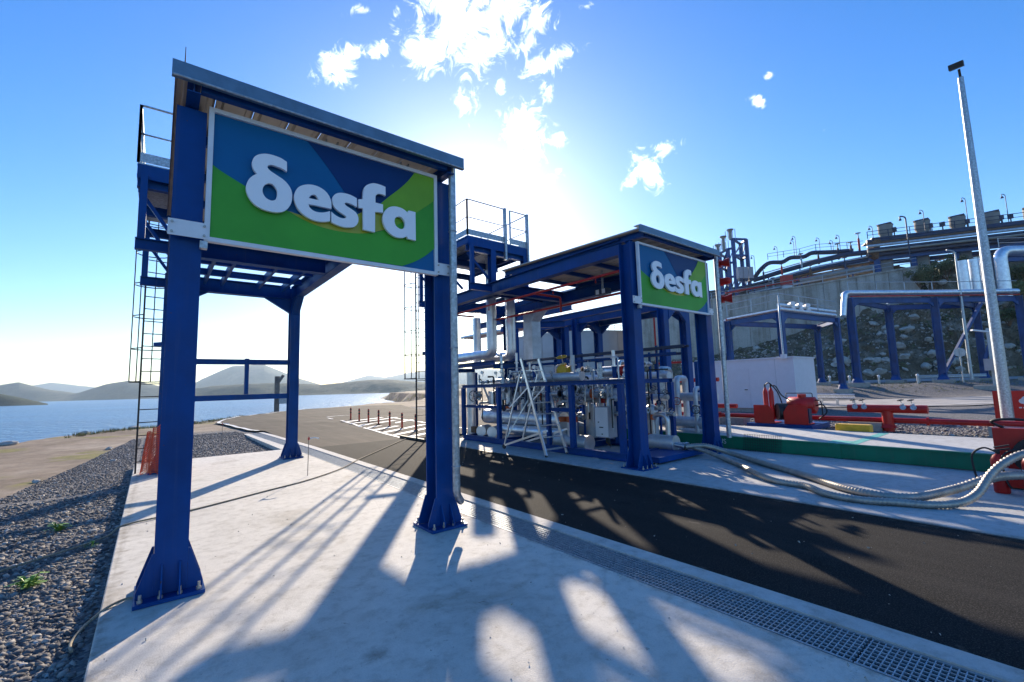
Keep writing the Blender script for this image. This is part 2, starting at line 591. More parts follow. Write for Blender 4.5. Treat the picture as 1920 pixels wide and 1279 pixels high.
def asphalt(name, base, grit, rough=.8):
    m, nt, b, co = nodes_of(name)
    n1 = nd(nt, 'TexNoise', Scale=.7, Detail=6, Roughness=.6); nt.links.new(co, n1.inputs['Vector'])
    v = nd(nt, 'TexVoronoi', Scale=120, Randomness=1); nt.links.new(co, v.inputs['Vector'])
    n3 = nd(nt, 'TexNoise', Scale=95, Detail=4, Roughness=.75); nt.links.new(co, n3.inputs['Vector'])
    c = ramp(nt, n1.outputs['Fac'], [(.3, tuple(k * .75 for k in base)), (.7, tuple(k * 1.3 for k in base))])
    # wheel tracks and drag marks along the lane, a few oil spots
    mp = nt.nodes.new('ShaderNodeMapping'); mp.inputs['Scale'].default_value = (2.2, .09, 1); nt.links.new(co, mp.inputs['Vector'])
    tr = nd(nt, 'TexNoise', Scale=1, Detail=6, Roughness=.6); nt.links.new(mp.outputs[0], tr.inputs['Vector'])
    c = mixc(nt, .75, c, ramp(nt, tr.outputs['Fac'], [(.35, (.62, .62, .62)), (.5, (1, 1, 1)), (.68, (1.75, 1.65, 1.5))]), 'MULTIPLY')
    oi = nd(nt, 'TexNoise', Scale=1.6, Detail=3, Roughness=.5); nt.links.new(co, oi.inputs['Vector'])
    c = mixc(nt, .7, c, ramp(nt, oi.outputs['Fac'], [(.30, (.35, .35, .35)), (.36, (1, 1, 1))]), 'MULTIPLY')
    c = mixc(nt, ramp(nt, n3.outputs['Fac'], [(.5, (0, 0, 0)), (.66, (1, 1, 1))]), c, grit)
    nt.links.new(c, b.inputs['Base Color'])
    b.inputs['Roughness'].default_value = rough
    bp = nd(nt, 'Bump', Strength=.25, Distance=.006)
    nt.links.new(v.outputs['Distance'], bp.inputs['Height'])
    nt.links.new(bp.outputs['Normal'], b.inputs['Normal'])
    return m


M['asphalt'] = asphalt('new asphalt', (.0125, .0122, .0125), (.07, .064, .057), .95)
M['asphalt'].node_tree.nodes['Principled BSDF'].inputs['Specular IOR Level'].default_value = .12
M['old_asphalt'] = asphalt('old asphalt', (.058, .048, .039), (.11, .092, .076), .95)
M['old_asphalt'].node_tree.nodes['Principled BSDF'].inputs['Specular IOR Level'].default_value = .15
M['road_grey'] = asphalt('pale road', (.30, .29, .28), (.38, .36, .34), .9)


def edge_dirt(m, lines, spots, tint, width, amount):
    """grit that has washed against straight edges (x = const) and lies round fixed points; ragged, with a shape of its own"""
    nt = m.node_tree
    b = nt.nodes['Principled BSDF']
    src = b.inputs['Base Color'].links[0].from_socket
    co = nt.nodes.new('ShaderNodeTexCoord').outputs['Object']
    sep = nt.nodes.new('ShaderNodeSeparateXYZ'); nt.links.new(co, sep.inputs[0])

    def mth(op, a, bb=0.0):
        n = nt.nodes.new('ShaderNodeMath'); n.operation = op
        for i, q_ in enumerate((a, bb)):
            if isinstance(q_, (int, float)):
                n.inputs[i].default_value = q_
            else:
                nt.links.new(q_, n.inputs[i])
        return n.outputs[0]
    dist = None
    for x in lines:
        d = mth('DIVIDE', mth('ABSOLUTE', mth('SUBTRACT', sep.outputs['X'], x)), width)
        dist = d if dist is None else mth('MINIMUM', dist, d)
    for x, y, r in spots:
        dx, dy = mth('SUBTRACT', sep.outputs['X'], x), mth('SUBTRACT', sep.outputs['Y'], y)
        d = mth('DIVIDE', mth('SQRT', mth('ADD', mth('MULTIPLY', dx, dx), mth('MULTIPLY', dy, dy))), r)
        dist = mth('MINIMUM', dist, d)
    n1 = nd(nt, 'TexNoise', Scale=4.5, Detail=8, Roughness=.75); nt.links.new(co, n1.inputs['Vector'])
    k = mth('SUBTRACT', mth('ADD', dist, mth('MULTIPLY', n1.outputs['Fac'], 3.2)), 1.1)
    fac = ramp(nt, k, [(.15, (amount,) * 3), (.85, (0, 0, 0))])
    nt.links.new(mixc(nt, fac, src, tint), b.inputs['Base Color'])


edge_dirt(M['slab'], (3.33, -.25), [(.157, 5.1, .42), (2.84, 5.1, .42), (2.84, 13.0, .4), (.157, 13.0, .4), (1.2, 3.0, .3), (2.3, 7.4, .35)], (.20, .165, .125), .16, .75)
edge_dirt(M['asphalt'], (3.94, 6.98), [(5.2, 3.0, .25)], (.17, .145, .115), .16, .8)
edge_dirt(M['pad'], (7.02, 11.2), [(7.6, 5.57, .4), (10.5, 5.57, .4), (9.4, 5.7, .5)], (.20, .17, .135), .14, .7)
M['paint'] = mat('road paint', (.74, .73, .70), .7, col2=(.60, .58, .54), vscale=9, bump=.1)


def ground_mat():
    """crushed stone by the slab, bare earth towards the water and behind, split by world position"""
    m, nt, b, co = nodes_of('ground')
    n1 = nd(nt, 'TexNoise', Scale=.3, Detail=9, Roughness=.68); nt.links.new(co, n1.inputs['Vector'])
    n2 = nd(nt, 'TexNoise', Scale=3, Detail=8, Roughness=.78); nt.links.new(co, n2.inputs['Vector'])
    v = nd(nt, 'TexVoronoi', Scale=26, Randomness=1); nt.links.new(co, v.inputs['Vector'])
    stone = ramp(nt, v.outputs['Color'], [(.15, (.085, .085, .095)), (.5, (.17, .165, .165)), (.9, (.30, .285, .27))])
    dirt = ramp(nt, n1.outputs['Fac'], [(.3, (.14, .105, .075)), (.5, (.26, .20, .145)), (.7, (.38, .315, .245))])
    dirt = mixc(nt, .6, dirt, ramp(nt, n2.outputs['Fac'], [(.3, (.5, .5, .5)), (.55, (1, 1, 1)), (.72, (1.25, 1.2, 1.15))]), 'MULTIPLY')
    # gravel bed: everything near the slab, with a wavy border
    sep = nt.nodes.new('ShaderNodeSeparateXYZ'); nt.links.new(co, sep.inputs[0])

    def mth(op, a, bb):
        n = nt.nodes.new('ShaderNodeMath'); n.operation = op
        for i, q in enumerate((a, bb)):
            if isinstance(q, (int, float)):
                n.inputs[i].default_value = q
            else:
                nt.links.new(q, n.inputs[i])
        return n.outputs[0]
    edge = mth('SUBTRACT', mth('ADD', mth('MULTIPLY', sep.outputs['X'], 7.5), 28.2), sep.outputs['Y'])      # left gravel bed
    edge = mth('MINIMUM', edge, mth('SUBTRACT', 25.2, sep.outputs['Y']))
    edge2 = mth('SUBTRACT', mth('SUBTRACT', sep.outputs['X'], 10), mth('MULTIPLY', mth('SUBTRACT', sep.outputs['X'], 26), 40))     # gravel round the weighbridge
    edge2 = mth('MINIMUM', mth('SUBTRACT', sep.outputs['X'], 10), mth('SUBTRACT', 25.5, sep.outputs['X']))
    edge2 = mth('MINIMUM', edge2, mth('SUBTRACT', 40, sep.outputs['Y']))
    edge = mth('MAXIMUM', edge, edge2)
    edge = mth('ADD', edge, mth('MULTIPLY', mth('SUBTRACT', n2.outputs['Fac'], .5), 5))
    fac = ramp(nt, mth('ADD', mth('MULTIPLY', edge, .5), .5), [(.2, (0, 0, 0)), (.8, (1, 1, 1))])
    g = nd(nt, 'TexNoise', Scale=.35, Detail=5, Roughness=.6); nt.links.new(co, g.inputs['Vector'])
    grass = ramp(nt, n2.outputs['Fac'], [(.35, (.13, .13, .035)), (.65, (.26, .22, .075))])
    dirt = mixc(nt, ramp(nt, g.outputs['Fac'], [(.54, (0, 0, 0)), (.62, (.85, .85, .85))]), dirt, grass)
    nt.links.new(mixc(nt, fac, dirt, stone), b.inputs['Base Color'])
    b.inputs['Roughness'].default_value = .95
    b.inputs['Specular IOR Level'].default_value = .2
    bp = nd(nt, 'Bump', Strength=.9, Distance=.03)
    nt.links.new(mth('ADD', mth('MULTIPLY', mth('MULTIPLY', v.outputs['Distance'], fac), -1.0), n2.outputs['Fac']), bp.inputs['Height'])
    nt.links.new(bp.outputs['Normal'], b.inputs['Normal'])
    return m


M['ground'] = ground_mat()


def stones_mat():
    m, nt, b, co = nodes_of('crushed stone')
    gi = nt.nodes.new('ShaderNodeNewGeometry')
    c = ramp(nt, gi.outputs['Random Per Island'], [(0, (.06, .058, .062)), (.35, (.125, .12, .12)), (.7, (.215, .20, .185)), (.93, (.33, .305, .28)), (1, (.5, .48, .45))])
    nt.links.new(c, b.inputs['Base Color'])
    b.inputs['Roughness'].default_value = .9
    return m


M['stones'] = stones_mat()


def sea_mat():
    m, nt, b, co = nodes_of('sea water')
    mp = nt.nodes.new('ShaderNodeMapping'); nt.links.new(co, mp.inputs['Vector'])
    mp.inputs['Rotation'].default_value = (0, 0, .5)
    mp.inputs['Scale'].default_value = (1, .42, 1)
    n1 = nd(nt, 'TexNoise', Scale=.55, Detail=6, Roughness=.62, Distortion=.4); nt.links.new(mp.outputs[0], n1.inputs['Vector'])
    n2 = nd(nt, 'TexNoise', Scale=.02, Detail=4, Roughness=.5); nt.links.new(co, n2.inputs['Vector'])
    c = ramp(nt, n2.outputs['Fac'], [(.35, (.008, .07, .20)), (.65, (.015, .105, .26))])
    nt.links.new(c, b.inputs['Base Color'])
    b.inputs['Roughness'].default_value = .28
    b.inputs['IOR'].default_value = 1.33
    b.inputs['Specular IOR Level'].default_value = .22
    bp = nd(nt, 'Bump', Strength=1.0, Distance=.9)
    nt.links.new(n1.outputs['Fac'], bp.inputs['Height'])
    nt.links.new(bp.outputs['Normal'], b.inputs['Normal'])
    return m


M['sea'] = sea_mat()


def hill_mat(name, a, b_, c_, sc):
    m, nt, b, co = nodes_of(name)
    n1 = nd(nt, 'TexNoise', Scale=sc, Detail=9, Roughness=.68); nt.links.new(co, n1.inputs['Vector'])
    n2 = nd(nt, 'TexNoise', Scale=sc * 9, Detail=6, Roughness=.7); nt.links.new(co, n2.inputs['Vector'])
    c = ramp(nt, n1.outputs['Fac'], [(.32, a), (.52, b_), (.70, c_)])
    c = mixc(nt, .7, c, ramp(nt, n2.outputs['Fac'], [(.35, (.45, .45, .45)), (.6, (1.1, 1.1, 1.1))]), 'MULTIPLY')
    nt.links.new(c, b.inputs['Base Color'])
    b.inputs['Roughness'].default_value = .95
    b.inputs['Specular IOR Level'].default_value = .1
    bp = nd(nt, 'Bump', Strength=1, Distance=.8 / max(sc * 12, .3))
    nt.links.new(n2.outputs['Fac'], bp.inputs['Height'])
    nt.links.new(bp.outputs['Normal'], b.inputs['Normal'])
    return m


M['hill'] = hill_mat('scrub hill', (.022, .04, .022), (.05, .065, .035), (.13, .12, .085), .006)
M['rock_slope'] = hill_mat('rocky slope', (.085, .07, .048), (.18, .145, .10), (.38, .33, .27), .55)
M['boulder'] = mat('limestone', (.44, .40, .35), .9, var=.2, vscale=2, bump=.5, bscale=3)
# ------------------------------------------------------------------ the setting: land, sea, hills, roads
COAST = [(-60, -90), (-34, -40), (-24, -10), (-15, 8), (-8.5, 20), (-4.9, 25.6), (-3.6, 28.6), (-1.9, 31.2), (-.4, 33.2), (2.1, 35.4), (4.5, 38.5),
         (8.5, 46.2), (13.6, 50), (21.7, 56), (32.2, 63.4), (46, 82), (60, 112), (78, 160), (110, 260), (200, 420), (420, 700)]
SEA_Z = -4.0


def coast_y(x):
    for (x0, y0), (x1, y1) in zip(COAST, COAST[1:]):
        if x0 <= x <= x1:
            return y0 + (y1 - y0) * (x - x0) / (x1 - x0)
    return -90 if x < 0 else 700


def land_z(x, y):
    d, s = x * F0.x + y * F0.y, x * R0.x + y * R0.y
    near = max(abs(x - 9) - 13, abs(y - 3) - 14)            # the sunk gravel beds round the bay
    z = -.12 + .12 * sstep(0, 9, near)
    z += .95 * sstep(34, 41, d) * sstep(15, 23, s) + .25 * sstep(44, 52, d) * sstep(15, 23, s)
    n = noise.noise(V((x * .13, y * .13, 0)))
    z += .10 * n * sstep(0, 10, near) + .05 * noise.noise(V((x * .6, y * .6, 3))) * sstep(0, 5, near)
    yc = coast_y(x)
    slope = 1.6 if x < 10 else 1.2
    k = (y - yc) / slope + .9 * noise.noise(V((x * .3, y * .3, 9)))
    z -= 6.5 * sstep(-.3, 5.5, k)
    # low earth mound on the shore behind the bollards
    z += 1.5 * math.exp(-(((x - 40) / 5) ** 2 + ((y - 68) / 5) ** 2))
    return z


def axis_pts(segs):
    out = []
    for a, b, n in segs:
        out += list(np.linspace(a, b, n, endpoint=False))
    return out + [segs[-1][1]]


xs = axis_pts([(-60, -20, 20), (-20, -8, 20), (-8, 12, 56), (12, 40, 50), (40, 110, 36), (110, 420, 20)])
ys = axis_pts([(-90, -10, 20), (-10, 20, 50), (20, 72, 100), (72, 130, 40), (130, 700, 36)])
mb = MB()
mb.v = [(x, y, land_z(x, y)) for y in ys for x in xs]
nx = len(xs)
mb.f = [(j * nx + i, j * nx + i + 1, (j + 1) * nx + i + 1, (j + 1) * nx + i) for j in range(len(ys) - 1) for i in range(nx - 1)]
mb.sm = [True] * len(mb.f)
ground = mb.build('ground', M['ground'])
tag(ground, 'stony earth and gravel ground running down to the water', kind='structure')

mb = MB()
ang = [math.radians(a) for a in range(0, 360, 6)]
rings = [0, 60, 200, 700, 2500, 9000, 26000]
P = [(0, 0, SEA_Z)] + [(r * math.cos(a), r * math.sin(a), SEA_Z) for r in rings[1:] for a in ang]
n = len(ang)
fs = [(0, 1 + i, 1 + (i + 1) % n) for i in range(n)]
for k in range(len(rings) - 2):
    fs += [(1 + k * n + i, 1 + (k + 1) * n + i, 1 + (k + 1) * n + (i + 1) % n, 1 + k * n + (i + 1) % n) for i in range(n)]
mb.add(P, fs)
sea = mb.build('sea', M['sea'])
tag(sea, 'blue rippled sea water of the bay', kind='structure')


def hill(label, ridge, dist, depth, rough=.06, mt='hill', nlat=90, nd_=26):
    """a range of hills: its skyline as sighted, standing `dist` metres off, with foot, slopes and back"""
    pts = [at(px, py, dist) for px, py in ridge]
    acc_ = [0]
    for a, b in zip(ridge, ridge[1:]):
        acc_.append(acc_[-1] + abs(b[0] - a[0]))
    m = MB()
    for i in range(nlat + 1):
        t = acc_[-1] * i / nlat
        k = max(j for j in range(len(acc_)) if acc_[j] <= t + 1e-9)
        k = min(k, len(pts) - 2)
        u = (t - acc_[k]) / (acc_[k + 1] - acc_[k])
        u = u * u * (3 - 2 * u) * .5 + u * .5
        top = pts[k].lerp(pts[k + 1], u)
        for j in range(nd_ + 1):
            w = -1 + 2 * j / nd_
            out_ = V((top.x, top.y, 0)).normalized()
            p = V((top.x, top.y, 0)) + out_ * (w * depth)
            hgt = (top.z - SEA_Z)
            prof = max(0.0, math.cos(w * math.pi / 2)) ** 1.25
            nz_ = noise.fractal(V((p.x / depth * 2.2, p.y / depth * 2.2, dist * .01)), 1.0, 2.1, 5)
            h = hgt * prof * (1 + nz_ * rough * 4 * (1 - prof)) + nz_ * hgt * rough * .5 * prof
            m.v.append((p.x, p.y, SEA_Z - 1.5 + max(0, h + 1.5)))
    q = nd_ + 1
    m.f = [(i * q + j, (i + 1) * q + j, (i + 1) * q + j + 1, i * q + j + 1) for i in range(nlat) for j in range(nd_)]
    m.sm = [True] * len(m.f)
    o = m.build('hill', M[mt])
    return tag(o, label, kind='structure')


hill('low dark headland nearest on the left', [(-140, 722), (-70, 728), (0, 738), (30, 744), (66, 752), (90, 757)], 520, 60, nlat=40)
hill('scrub covered hill across the bay on the far left', [(-120, 742), (-60, 733), (0, 722), (35, 717), (60, 723), (95, 731), (140, 737), (190, 745), (215, 750)], 1500, 260)
hill('rounded hill across the bay with a hamlet at its foot', [(95, 748), (150, 736), (200, 720), (240, 714), (262, 716), (300, 724), (340, 733), (400, 742)], 1450, 240)
hill('palest distant range on the left', [(30, 728), (70, 721), (95, 717), (140, 722), (190, 728), (240, 738)], 3600, 500)
hill('flat topped conical mountain behind the near ridge', [(320, 738), (350, 727), (380, 710), (415, 694), (436, 686), (495, 684), (520, 694), (560, 709), (610, 724), (660, 737)], 2300, 520)
hill('long low wooded ridge along the far shore', [(300, 739), (345, 731), (400, 724), (460, 720), (540, 718), (600, 721), (650, 717), (690, 712), (730, 711), (780, 716), (830, 718), (900, 722), (980, 724), (1060, 728)], 950, 110, rough=.09, nlat=160)
hill('pale distant mountains beyond the wooded ridge', [(590, 736), (640, 718), (690, 704), (722, 708), (760, 700), (800, 694), (850, 690), (920, 692), (990, 700), (1080, 716)], 3400, 600)

# ---- slab under the left canopy
SLAB_X0, SLAB_X1 = -.33, 3.33
slab_th = .16


def slab_poly(name, pts, z0, z1, m, label, kind='structure'):
    b = MB()
    b.prism([(x, y) for x, y in pts], (0, 0, z0), (1, 0, 0), (0, 1, 0), z1 - z0)
    o = b.build(name, m)
    return tag(o, label, kind=kind)


slab = slab_poly('concrete_slab', [(-.22, -3.0), (3.33, -3.0), (3.33, 14.1), (3.02, 15.1), (-.37, 15.1)], -slab_th, 0, M['slab'], 'pale concrete slab under the left canopy')
bv = slab.modifiers.new('edge', 'BEVEL'); bv.width = .012; bv.segments = 2
slab_poly('kerb_strip', [(3.735, -4), (3.93, -4), (3.93, 14.9), (3.76, 22.4), (3.56, 22.4), (3.735, 14.9)], -.16, .012, M['kerb'], 'narrow pale concrete kerb between the drain and the asphalt lane')
slab_poly('kerb_strip', [(3.335, 14.1), (3.335, 14.9), (3.16, 22.2), (2.98, 22.2), (3.022, 15.105)], -.16, .004, M['kerb'], 'narrow concrete edge beyond the slab on the far side of the drain')
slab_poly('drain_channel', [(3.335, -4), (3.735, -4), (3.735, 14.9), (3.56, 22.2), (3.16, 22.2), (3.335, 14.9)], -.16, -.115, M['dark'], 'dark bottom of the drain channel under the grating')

# grating panels, each one metre of real bars
gm = MB()
for i in range(30):
    y = .017 + i * .0333
    gm.box(.012, .388, y - .003, y + .003, -.03, 0)
for i in range(9):
    x = .014 + i * .0465
    gm.box(x - .0035, x + .0035, .0, .992, -.012, .0015)
gm.box(0, .007, 0, .992, -.034, .002)
gm.box(.393, .40, 0, .992, -.034, .002)
gmesh = gm.mesh('grating_panel', M['grate'])
drain = thing('drain_grating', 'galvanised drain grating along the edge of the asphalt lane', 'drain', (3.335, -4, 0))
for k in range(26):
    y = -4 + k
    o = bpy.data.objects.new('grating_panel', gmesh)
    COL.objects.link(o)
    o.parent = drain
    dx = -.023 * max(0, y - 14.9) - (.0 if y < 14.5 else 0)
    o.location = (dx, k, -.002)
    if y > 14.5:
        o.rotation_euler = (0, 0, math.radians(1.35))

# ---- asphalt lane, old asphalt turning area, right pad
slab_poly('asphalt_lane', [(3.932, -7), (6.99, -7), (6.99, 14.85), (3.935, 14.85)], -.14, -.012, M['asphalt'], 'dark new asphalt lane between the two loading pads')


def sheet(name, outline, m, label, lift=.004, res=None):
    """a sheet that follows the ground"""
    bm = bmesh.new()
    vs_ = [bm.verts.new((x, y, 0)) for x, y in outline]
    f = bm.faces.new(vs_)
    bmesh.ops.triangulate(bm, faces=[f])
    for _ in range(3):
        long_e = [e for e in bm.edges if e.calc_length() > 3.0]
        if long_e:
            bmesh.ops.subdivide_edges(bm, edges=long_e, cuts=2)
            bmesh.ops.triangulate(bm, faces=bm.faces[:])
    for v in bm.verts:
        v.co.z = land_z(v.co.x, v.co.y) + lift
    me = bpy.data.meshes.new(name)
    bm.to_mesh(me)
    bm.free()
    me.materials.append(m)
    o = link(name, me)
    return tag(o, label, kind='structure')


def ribbon(name, pts, w, z, m, label, parent=None, follow=False):
    pts = [V((*p, 0)) for p in pts]
    b = MB()
    P = []
    for i, p in enumerate(pts):
        d = (pts[min(i + 1, len(pts) - 1)] - pts[max(i - 1, 0)]).normalized()
        nrm = V((-d.y, d.x, 0)) * (w / 2)
        for s in (-1, 1):
            q = p + nrm * s
            P.append((q.x, q.y, (land_z(q.x, q.y) if follow else 0) + z))
    b.add(P, [(2 * i, 2 * i + 1, 2 * i + 3, 2 * i + 2) for i in range(len(pts) - 1)])
    o = b.build(name, m, parent)
    if parent is None:
        tag(o, label, kind='structure')
    return o


# the old asphalt is one gently cambered apron up to the loop's edge
apron = [(3.94, 14.86), (12.5, 14.86), (13.5, 20), (16, 30), (20, 44), (17, 48.5), (12.6, 47.0), (8.3, 43.2), (6.2, 40.2), (4.4, 36.8), (3.2, 33.6), (2.75, 31.6), (2.8, 29.5), (3.1, 26.5), (3.35, 23.0), (3.78, 22.4)]
sheet('turning_area', apron, M['old_asphalt'], 'old brownish asphalt turning area beyond the lane', .07)


def on_apron(x, y):
    return land_z(x, y) + .07


EDGE = spline([(3.55, 22.5), (3.3, 25), (3.05, 28), (2.9, 30.4), (3.0, 32.2), (3.5, 34.4), (4.6, 37.0), (6.2, 39.8), (8.3, 42.7), (11, 45.3)], 5)


def paint_ribbon(pts, w, name='edge_line', label=''):
    b = MB()
    P = []
    pts = [V((p[0], p[1], 0)) for p in pts]
    for i, p in enumerate(pts):
        d = (pts[min(i + 1, len(pts) - 1)] - pts[max(i - 1, 0)]).normalized()
        nrm = V((-d.y, d.x, 0)) * (w / 2)
        for s in (-1, 1):
            q = p + nrm * s
            P.append((q.x, q.y, on_apron(q.x, q.y) + .012))
    b.add(P, [(2 * i, 2 * i + 1, 2 * i + 3, 2 * i + 2) for i in range(len(pts) - 1)])
    o = b.build(name, M['paint'])
    tag(o, label, kind='structure')
    return o


paint_ribbon(EDGE, .17, label='curved white edge line round the turning area')
LINE2 = [(6.98, 14.95), (7.15, 16.6), (7.45, 19.5), (7.75, 22.5), (8.0, 25.3)]
paint_ribbon(spline(LINE2, 6), .14, label='straight white line beside the hatched strip of posts')
paint_ribbon([(8.05, 27.0), (8.2, 28.3)], .15, label='short white dash beyond the hatched strip')
paint_ribbon(spline([(8.5, 29.4), (8.75, 30.2), (9.3, 30.7), (10.4, 30.9)], 4), .15, label='curved white dash farthest along the turning area')
hatch = thing('hatched_marking', 'white hatched stripes painted under the row of red posts', 'marking', (8.6, 20, .07))
for k in range(8):
    y = 15.3 + k * 1.3
    x0 = 7.0 + (y - 14.95) * .097 + .12
    b = MB()
    P = []
    for t in (0, 1):
        x, yy = (x0, y) if t == 0 else (x0 + 3.4, y + 2.3)
        for s in (-.19, .19):
            P.append((x, yy + s, on_apron(x, yy + s) + .010))
    b.add(P, [(0, 1, 3, 2)])
    b.build('stripe', M['paint'], hatch)
paint_ribbon([(10.4, 15.6), (10.6, 19), (11, 26)], .14, label='white line closing the hatched strip on its far side')

# right pad with weighbridge deck
padm = [(7.0, -6), (11.22, -6), (11.22, 13.2), (7.0, 13.2)]
pad = slab_poly('concrete_pad', padm, -.14, .008, M['pad'], 'bluish concrete pad under the right canopy and pump skid')
bv = pad.modifiers.new('edge', 'BEVEL'); bv.width = .015; bv.segments = 2
slab_poly('pad_edge', [(6.955, -6), (6.998, -6), (6.998, 13.2), (6.955, 13.2)], -.1, -.002, M['dark'], 'dark joint strip along the front of the right pad')

# ---- crushed stone beds: real stones, too many to count
def stone_field(name, label, zone, count, smin, smax, seed, zoff=0.0):
    g = np.random.default_rng(seed)
    t = (1 + 5 ** .5) / 2
    ico = np.array([(-1, t, 0), (1, t, 0), (-1, -t, 0), (1, -t, 0), (0, -1, t), (0, 1, t), (0, -1, -t), (0, 1, -t), (t, 0, -1), (t, 0, 1), (-t, 0, -1), (-t, 0, 1)], float)
    ico /= np.linalg.norm(ico[0])
    tri = np.array([(0, 11, 5), (0, 5, 1), (0, 1, 7), (0, 7, 10), (0, 10, 11), (1, 5, 9), (5, 11, 4), (11, 10, 2), (10, 7, 6), (7, 1, 8), (3, 9, 4), (3, 4, 2), (3, 2, 6), (3, 6, 8), (3, 8, 9), (4, 9, 5), (2, 4, 11), (6, 2, 10), (8, 6, 7), (9, 8, 1)])
    pos = zone(g, count)
    n = len(pos)
    size = smin + (smax - smin) * g.random(n) ** 3.4
    jit = 1 + (g.random((n, 12, 1)) - .5) * .75
    sc = np.stack([.8 + .6 * g.random(n), .8 + .5 * g.random(n), .5 + .4 * g.random(n)], 1)
    a = g.random(n) * 6.283
    vv = ico[None] * jit * sc[:, None] * size[:, None, None]
    tl = (g.random(n) - .5) * 1.2
    y_, z_ = vv[:, :, 1].copy(), vv[:, :, 2].copy()
    vv[:, :, 1] = y_ * np.cos(tl)[:, None] - z_ * np.sin(tl)[:, None]
    vv[:, :, 2] = y_ * np.sin(tl)[:, None] + z_ * np.cos(tl)[:, None]
    x_, y_ = vv[:, :, 0].copy(), vv[:, :, 1].copy()
    vv[:, :, 0] = x_ * np.cos(a)[:, None] - y_ * np.sin(a)[:, None]
    vv[:, :, 1] = x_ * np.sin(a)[:, None] + y_ * np.cos(a)[:, None]
    zz = np.array([land_z(x, y) for x, y in pos]) + zoff
    vv += np.concatenate([pos, zz[:, None]], 1)[:, None]
    me = bpy.data.meshes.new(name)
    nv, nf = n * 12, n * 20
    me.vertices.add(nv)
    me.vertices.foreach_set('co', vv.reshape(-1))
    idx = (tri[None] + (np.arange(n) * 12)[:, None, None]).reshape(-1)
    me.loops.add(nf * 3)
    me.loops.foreach_set('vertex_index', idx)
    me.polygons.add(nf)
    me.polygons.foreach_set('loop_start', np.arange(nf) * 3)
    me.polygons.foreach_set('loop_total', np.full(nf, 3))
    me.update(calc_edges=True)
    me.materials.append(M['stones'])
    o = link(name, me)
    return tag(o, label, kind='stuff')


def zone_left(g, n):
    # denser near the viewpoint
    y = 1.2 + 10.5 * g.random(n) ** 1.9
    w = np.minimum(4.2, .5 + .42 * y)
    x = -.36 - w * g.random(n)
    return np.stack([x, y], 1)


def zone_left_far(g, n):
    y = 12 + 12 * g.random(n)
    x = -.4 - np.clip((26 - y) / 7.5, .1, 3) * g.random(n) ** .8
    return np.stack([x, y], 1)


def zone_back(g, n):
    return np.stack([-.3 + 3.3 * g.random(n), 15.15 + 9 * g.random(n)], 1)


def zone_right(g, n):
    return np.stack([14.3 + 10 * g.random(n), .5 + 9.5 * g.random(n)], 1)


stone_field('gravel', 'grey crushed stone bed along the left edge of the slab', zone_left, 60000, .007, .034, 1, .002)
stone_field('gravel', 'grey crushed stone farther along the slab towards the shore', zone_left_far, 9000, .012, .026, 2, .004)
stone_field('gravel', 'grey crushed stone patch behind the left canopy slab', zone_back, 10000, .012, .028, 3, .004)
stone_field('gravel', 'bluish crushed stone between the weighbridge and the far road', zone_right, 9000, .02, .055, 4, .004)

# ---- far road past the white cabin, verge and second road below the rocky slope
def band(px_d0, px_d1):
    return [(at(px, 720, d).x, at(px, 720, d).y) for px, d in px_d0] + [(at(px, 720, d).x, at(px, 720, d).y) for px, d in reversed(px_d1)]


ROAD1 = band([(1480, 25.0), (1600, 25.0), (1750, 24.4), (1920, 24.0), (2300, 23)], [(1480, 33), (1600, 32.5), (1750, 31.6), (1920, 31), (2300, 30)])
sheet('road', ROAD1, M['road_grey'], 'pale grey service road behind the red fire pipe', .05)
ROAD2 = band([(1380, 46.5), (1500, 46.5), (1700, 45.5), (1920, 44.5), (2300, 42)], [(1380, 54), (1500, 53.5), (1700, 52.5), (1920, 51), (2300, 49)])
sheet('road', ROAD2, M['road_grey'], 'upper pale road along the foot of the rocky slope', .06)
rl = [at(px, 720, d) for px, d in ((1480, 25.6), (1600, 25.6), (1750, 25.0), (1920, 24.6), (2200, 23.8))]
ribbon('edge_line', [(p.x, p.y) for p in rl], .16, .075, M['paint'], 'white edge line on the near side of the service road', follow=True)

# ---- rocky slope and retaining wall
SL = [  # pixel column, depth and height of the foot, depth and height of the top
    (1180, 74, 1.0, 90, 5.6), (1330, 66, 1.2, 82, 6.2), (1420, 60, 1.2, 77, 7.4), (1520, 56, 1.2, 72, 9.6), (1620, 54.5, 1.2, 67.5, 11.6), (1740, 53.5, 1.2, 62, 13.2),
    (1800, 53, 1.2, 63, 17.5), (1920, 52, 1.2, 64, 19.5), (2100, 50, 1.2, 62, 21), (2400, 46, 1.2, 60, 21)]
m_ = MB()
NU, NV = 340, 60
tops = []
for i in range(NU + 1):
    t = (len(SL) - 1) * i / NU
    k = min(int(t), len(SL) - 2)
    u = t - k
    px, d0, z0, d1, z1 = [a + (b - a) * u for a, b in zip(SL[k], SL[k + 1])]
    g0, g1 = at(px, 720, d0), at(px, 720, d1)
    for j in range(NV + 1):
        w = j / NV
        p = g0.lerp(g1, w)
        z = z0 + (z1 - z0) * (w ** .85)
        nz_ = noise.fractal(V((p.x * .35, p.y * .35, z * .35)), .75, 2.1, 7)
        amp = min(1, 4 * w) * (1 if w < .97 else .3)
        off = nz_ * .75 * amp
        dirn = (V((g0.x, g0.y, 0)) - V((g1.x, g1.y, 0))).normalized()
        m_.v.append((p.x + dirn.x * off, p.y + dirn.y * off, z + off * .6 - (.3 if j == 0 else 0)))
q = NV + 1
m_.f = [(i * q + j, (i + 1) * q + j, (i + 1) * q + j + 1, i * q + j + 1) for i in range(NU) for j in range(NV)]
m_.sm = [False] * len(m_.f)
slope = m_.build('hillside', M['rock_slope'])
tag(slope, 'dark rocky cut slope with pale boulders below the plant', kind='structure')
slope_v = m_.v


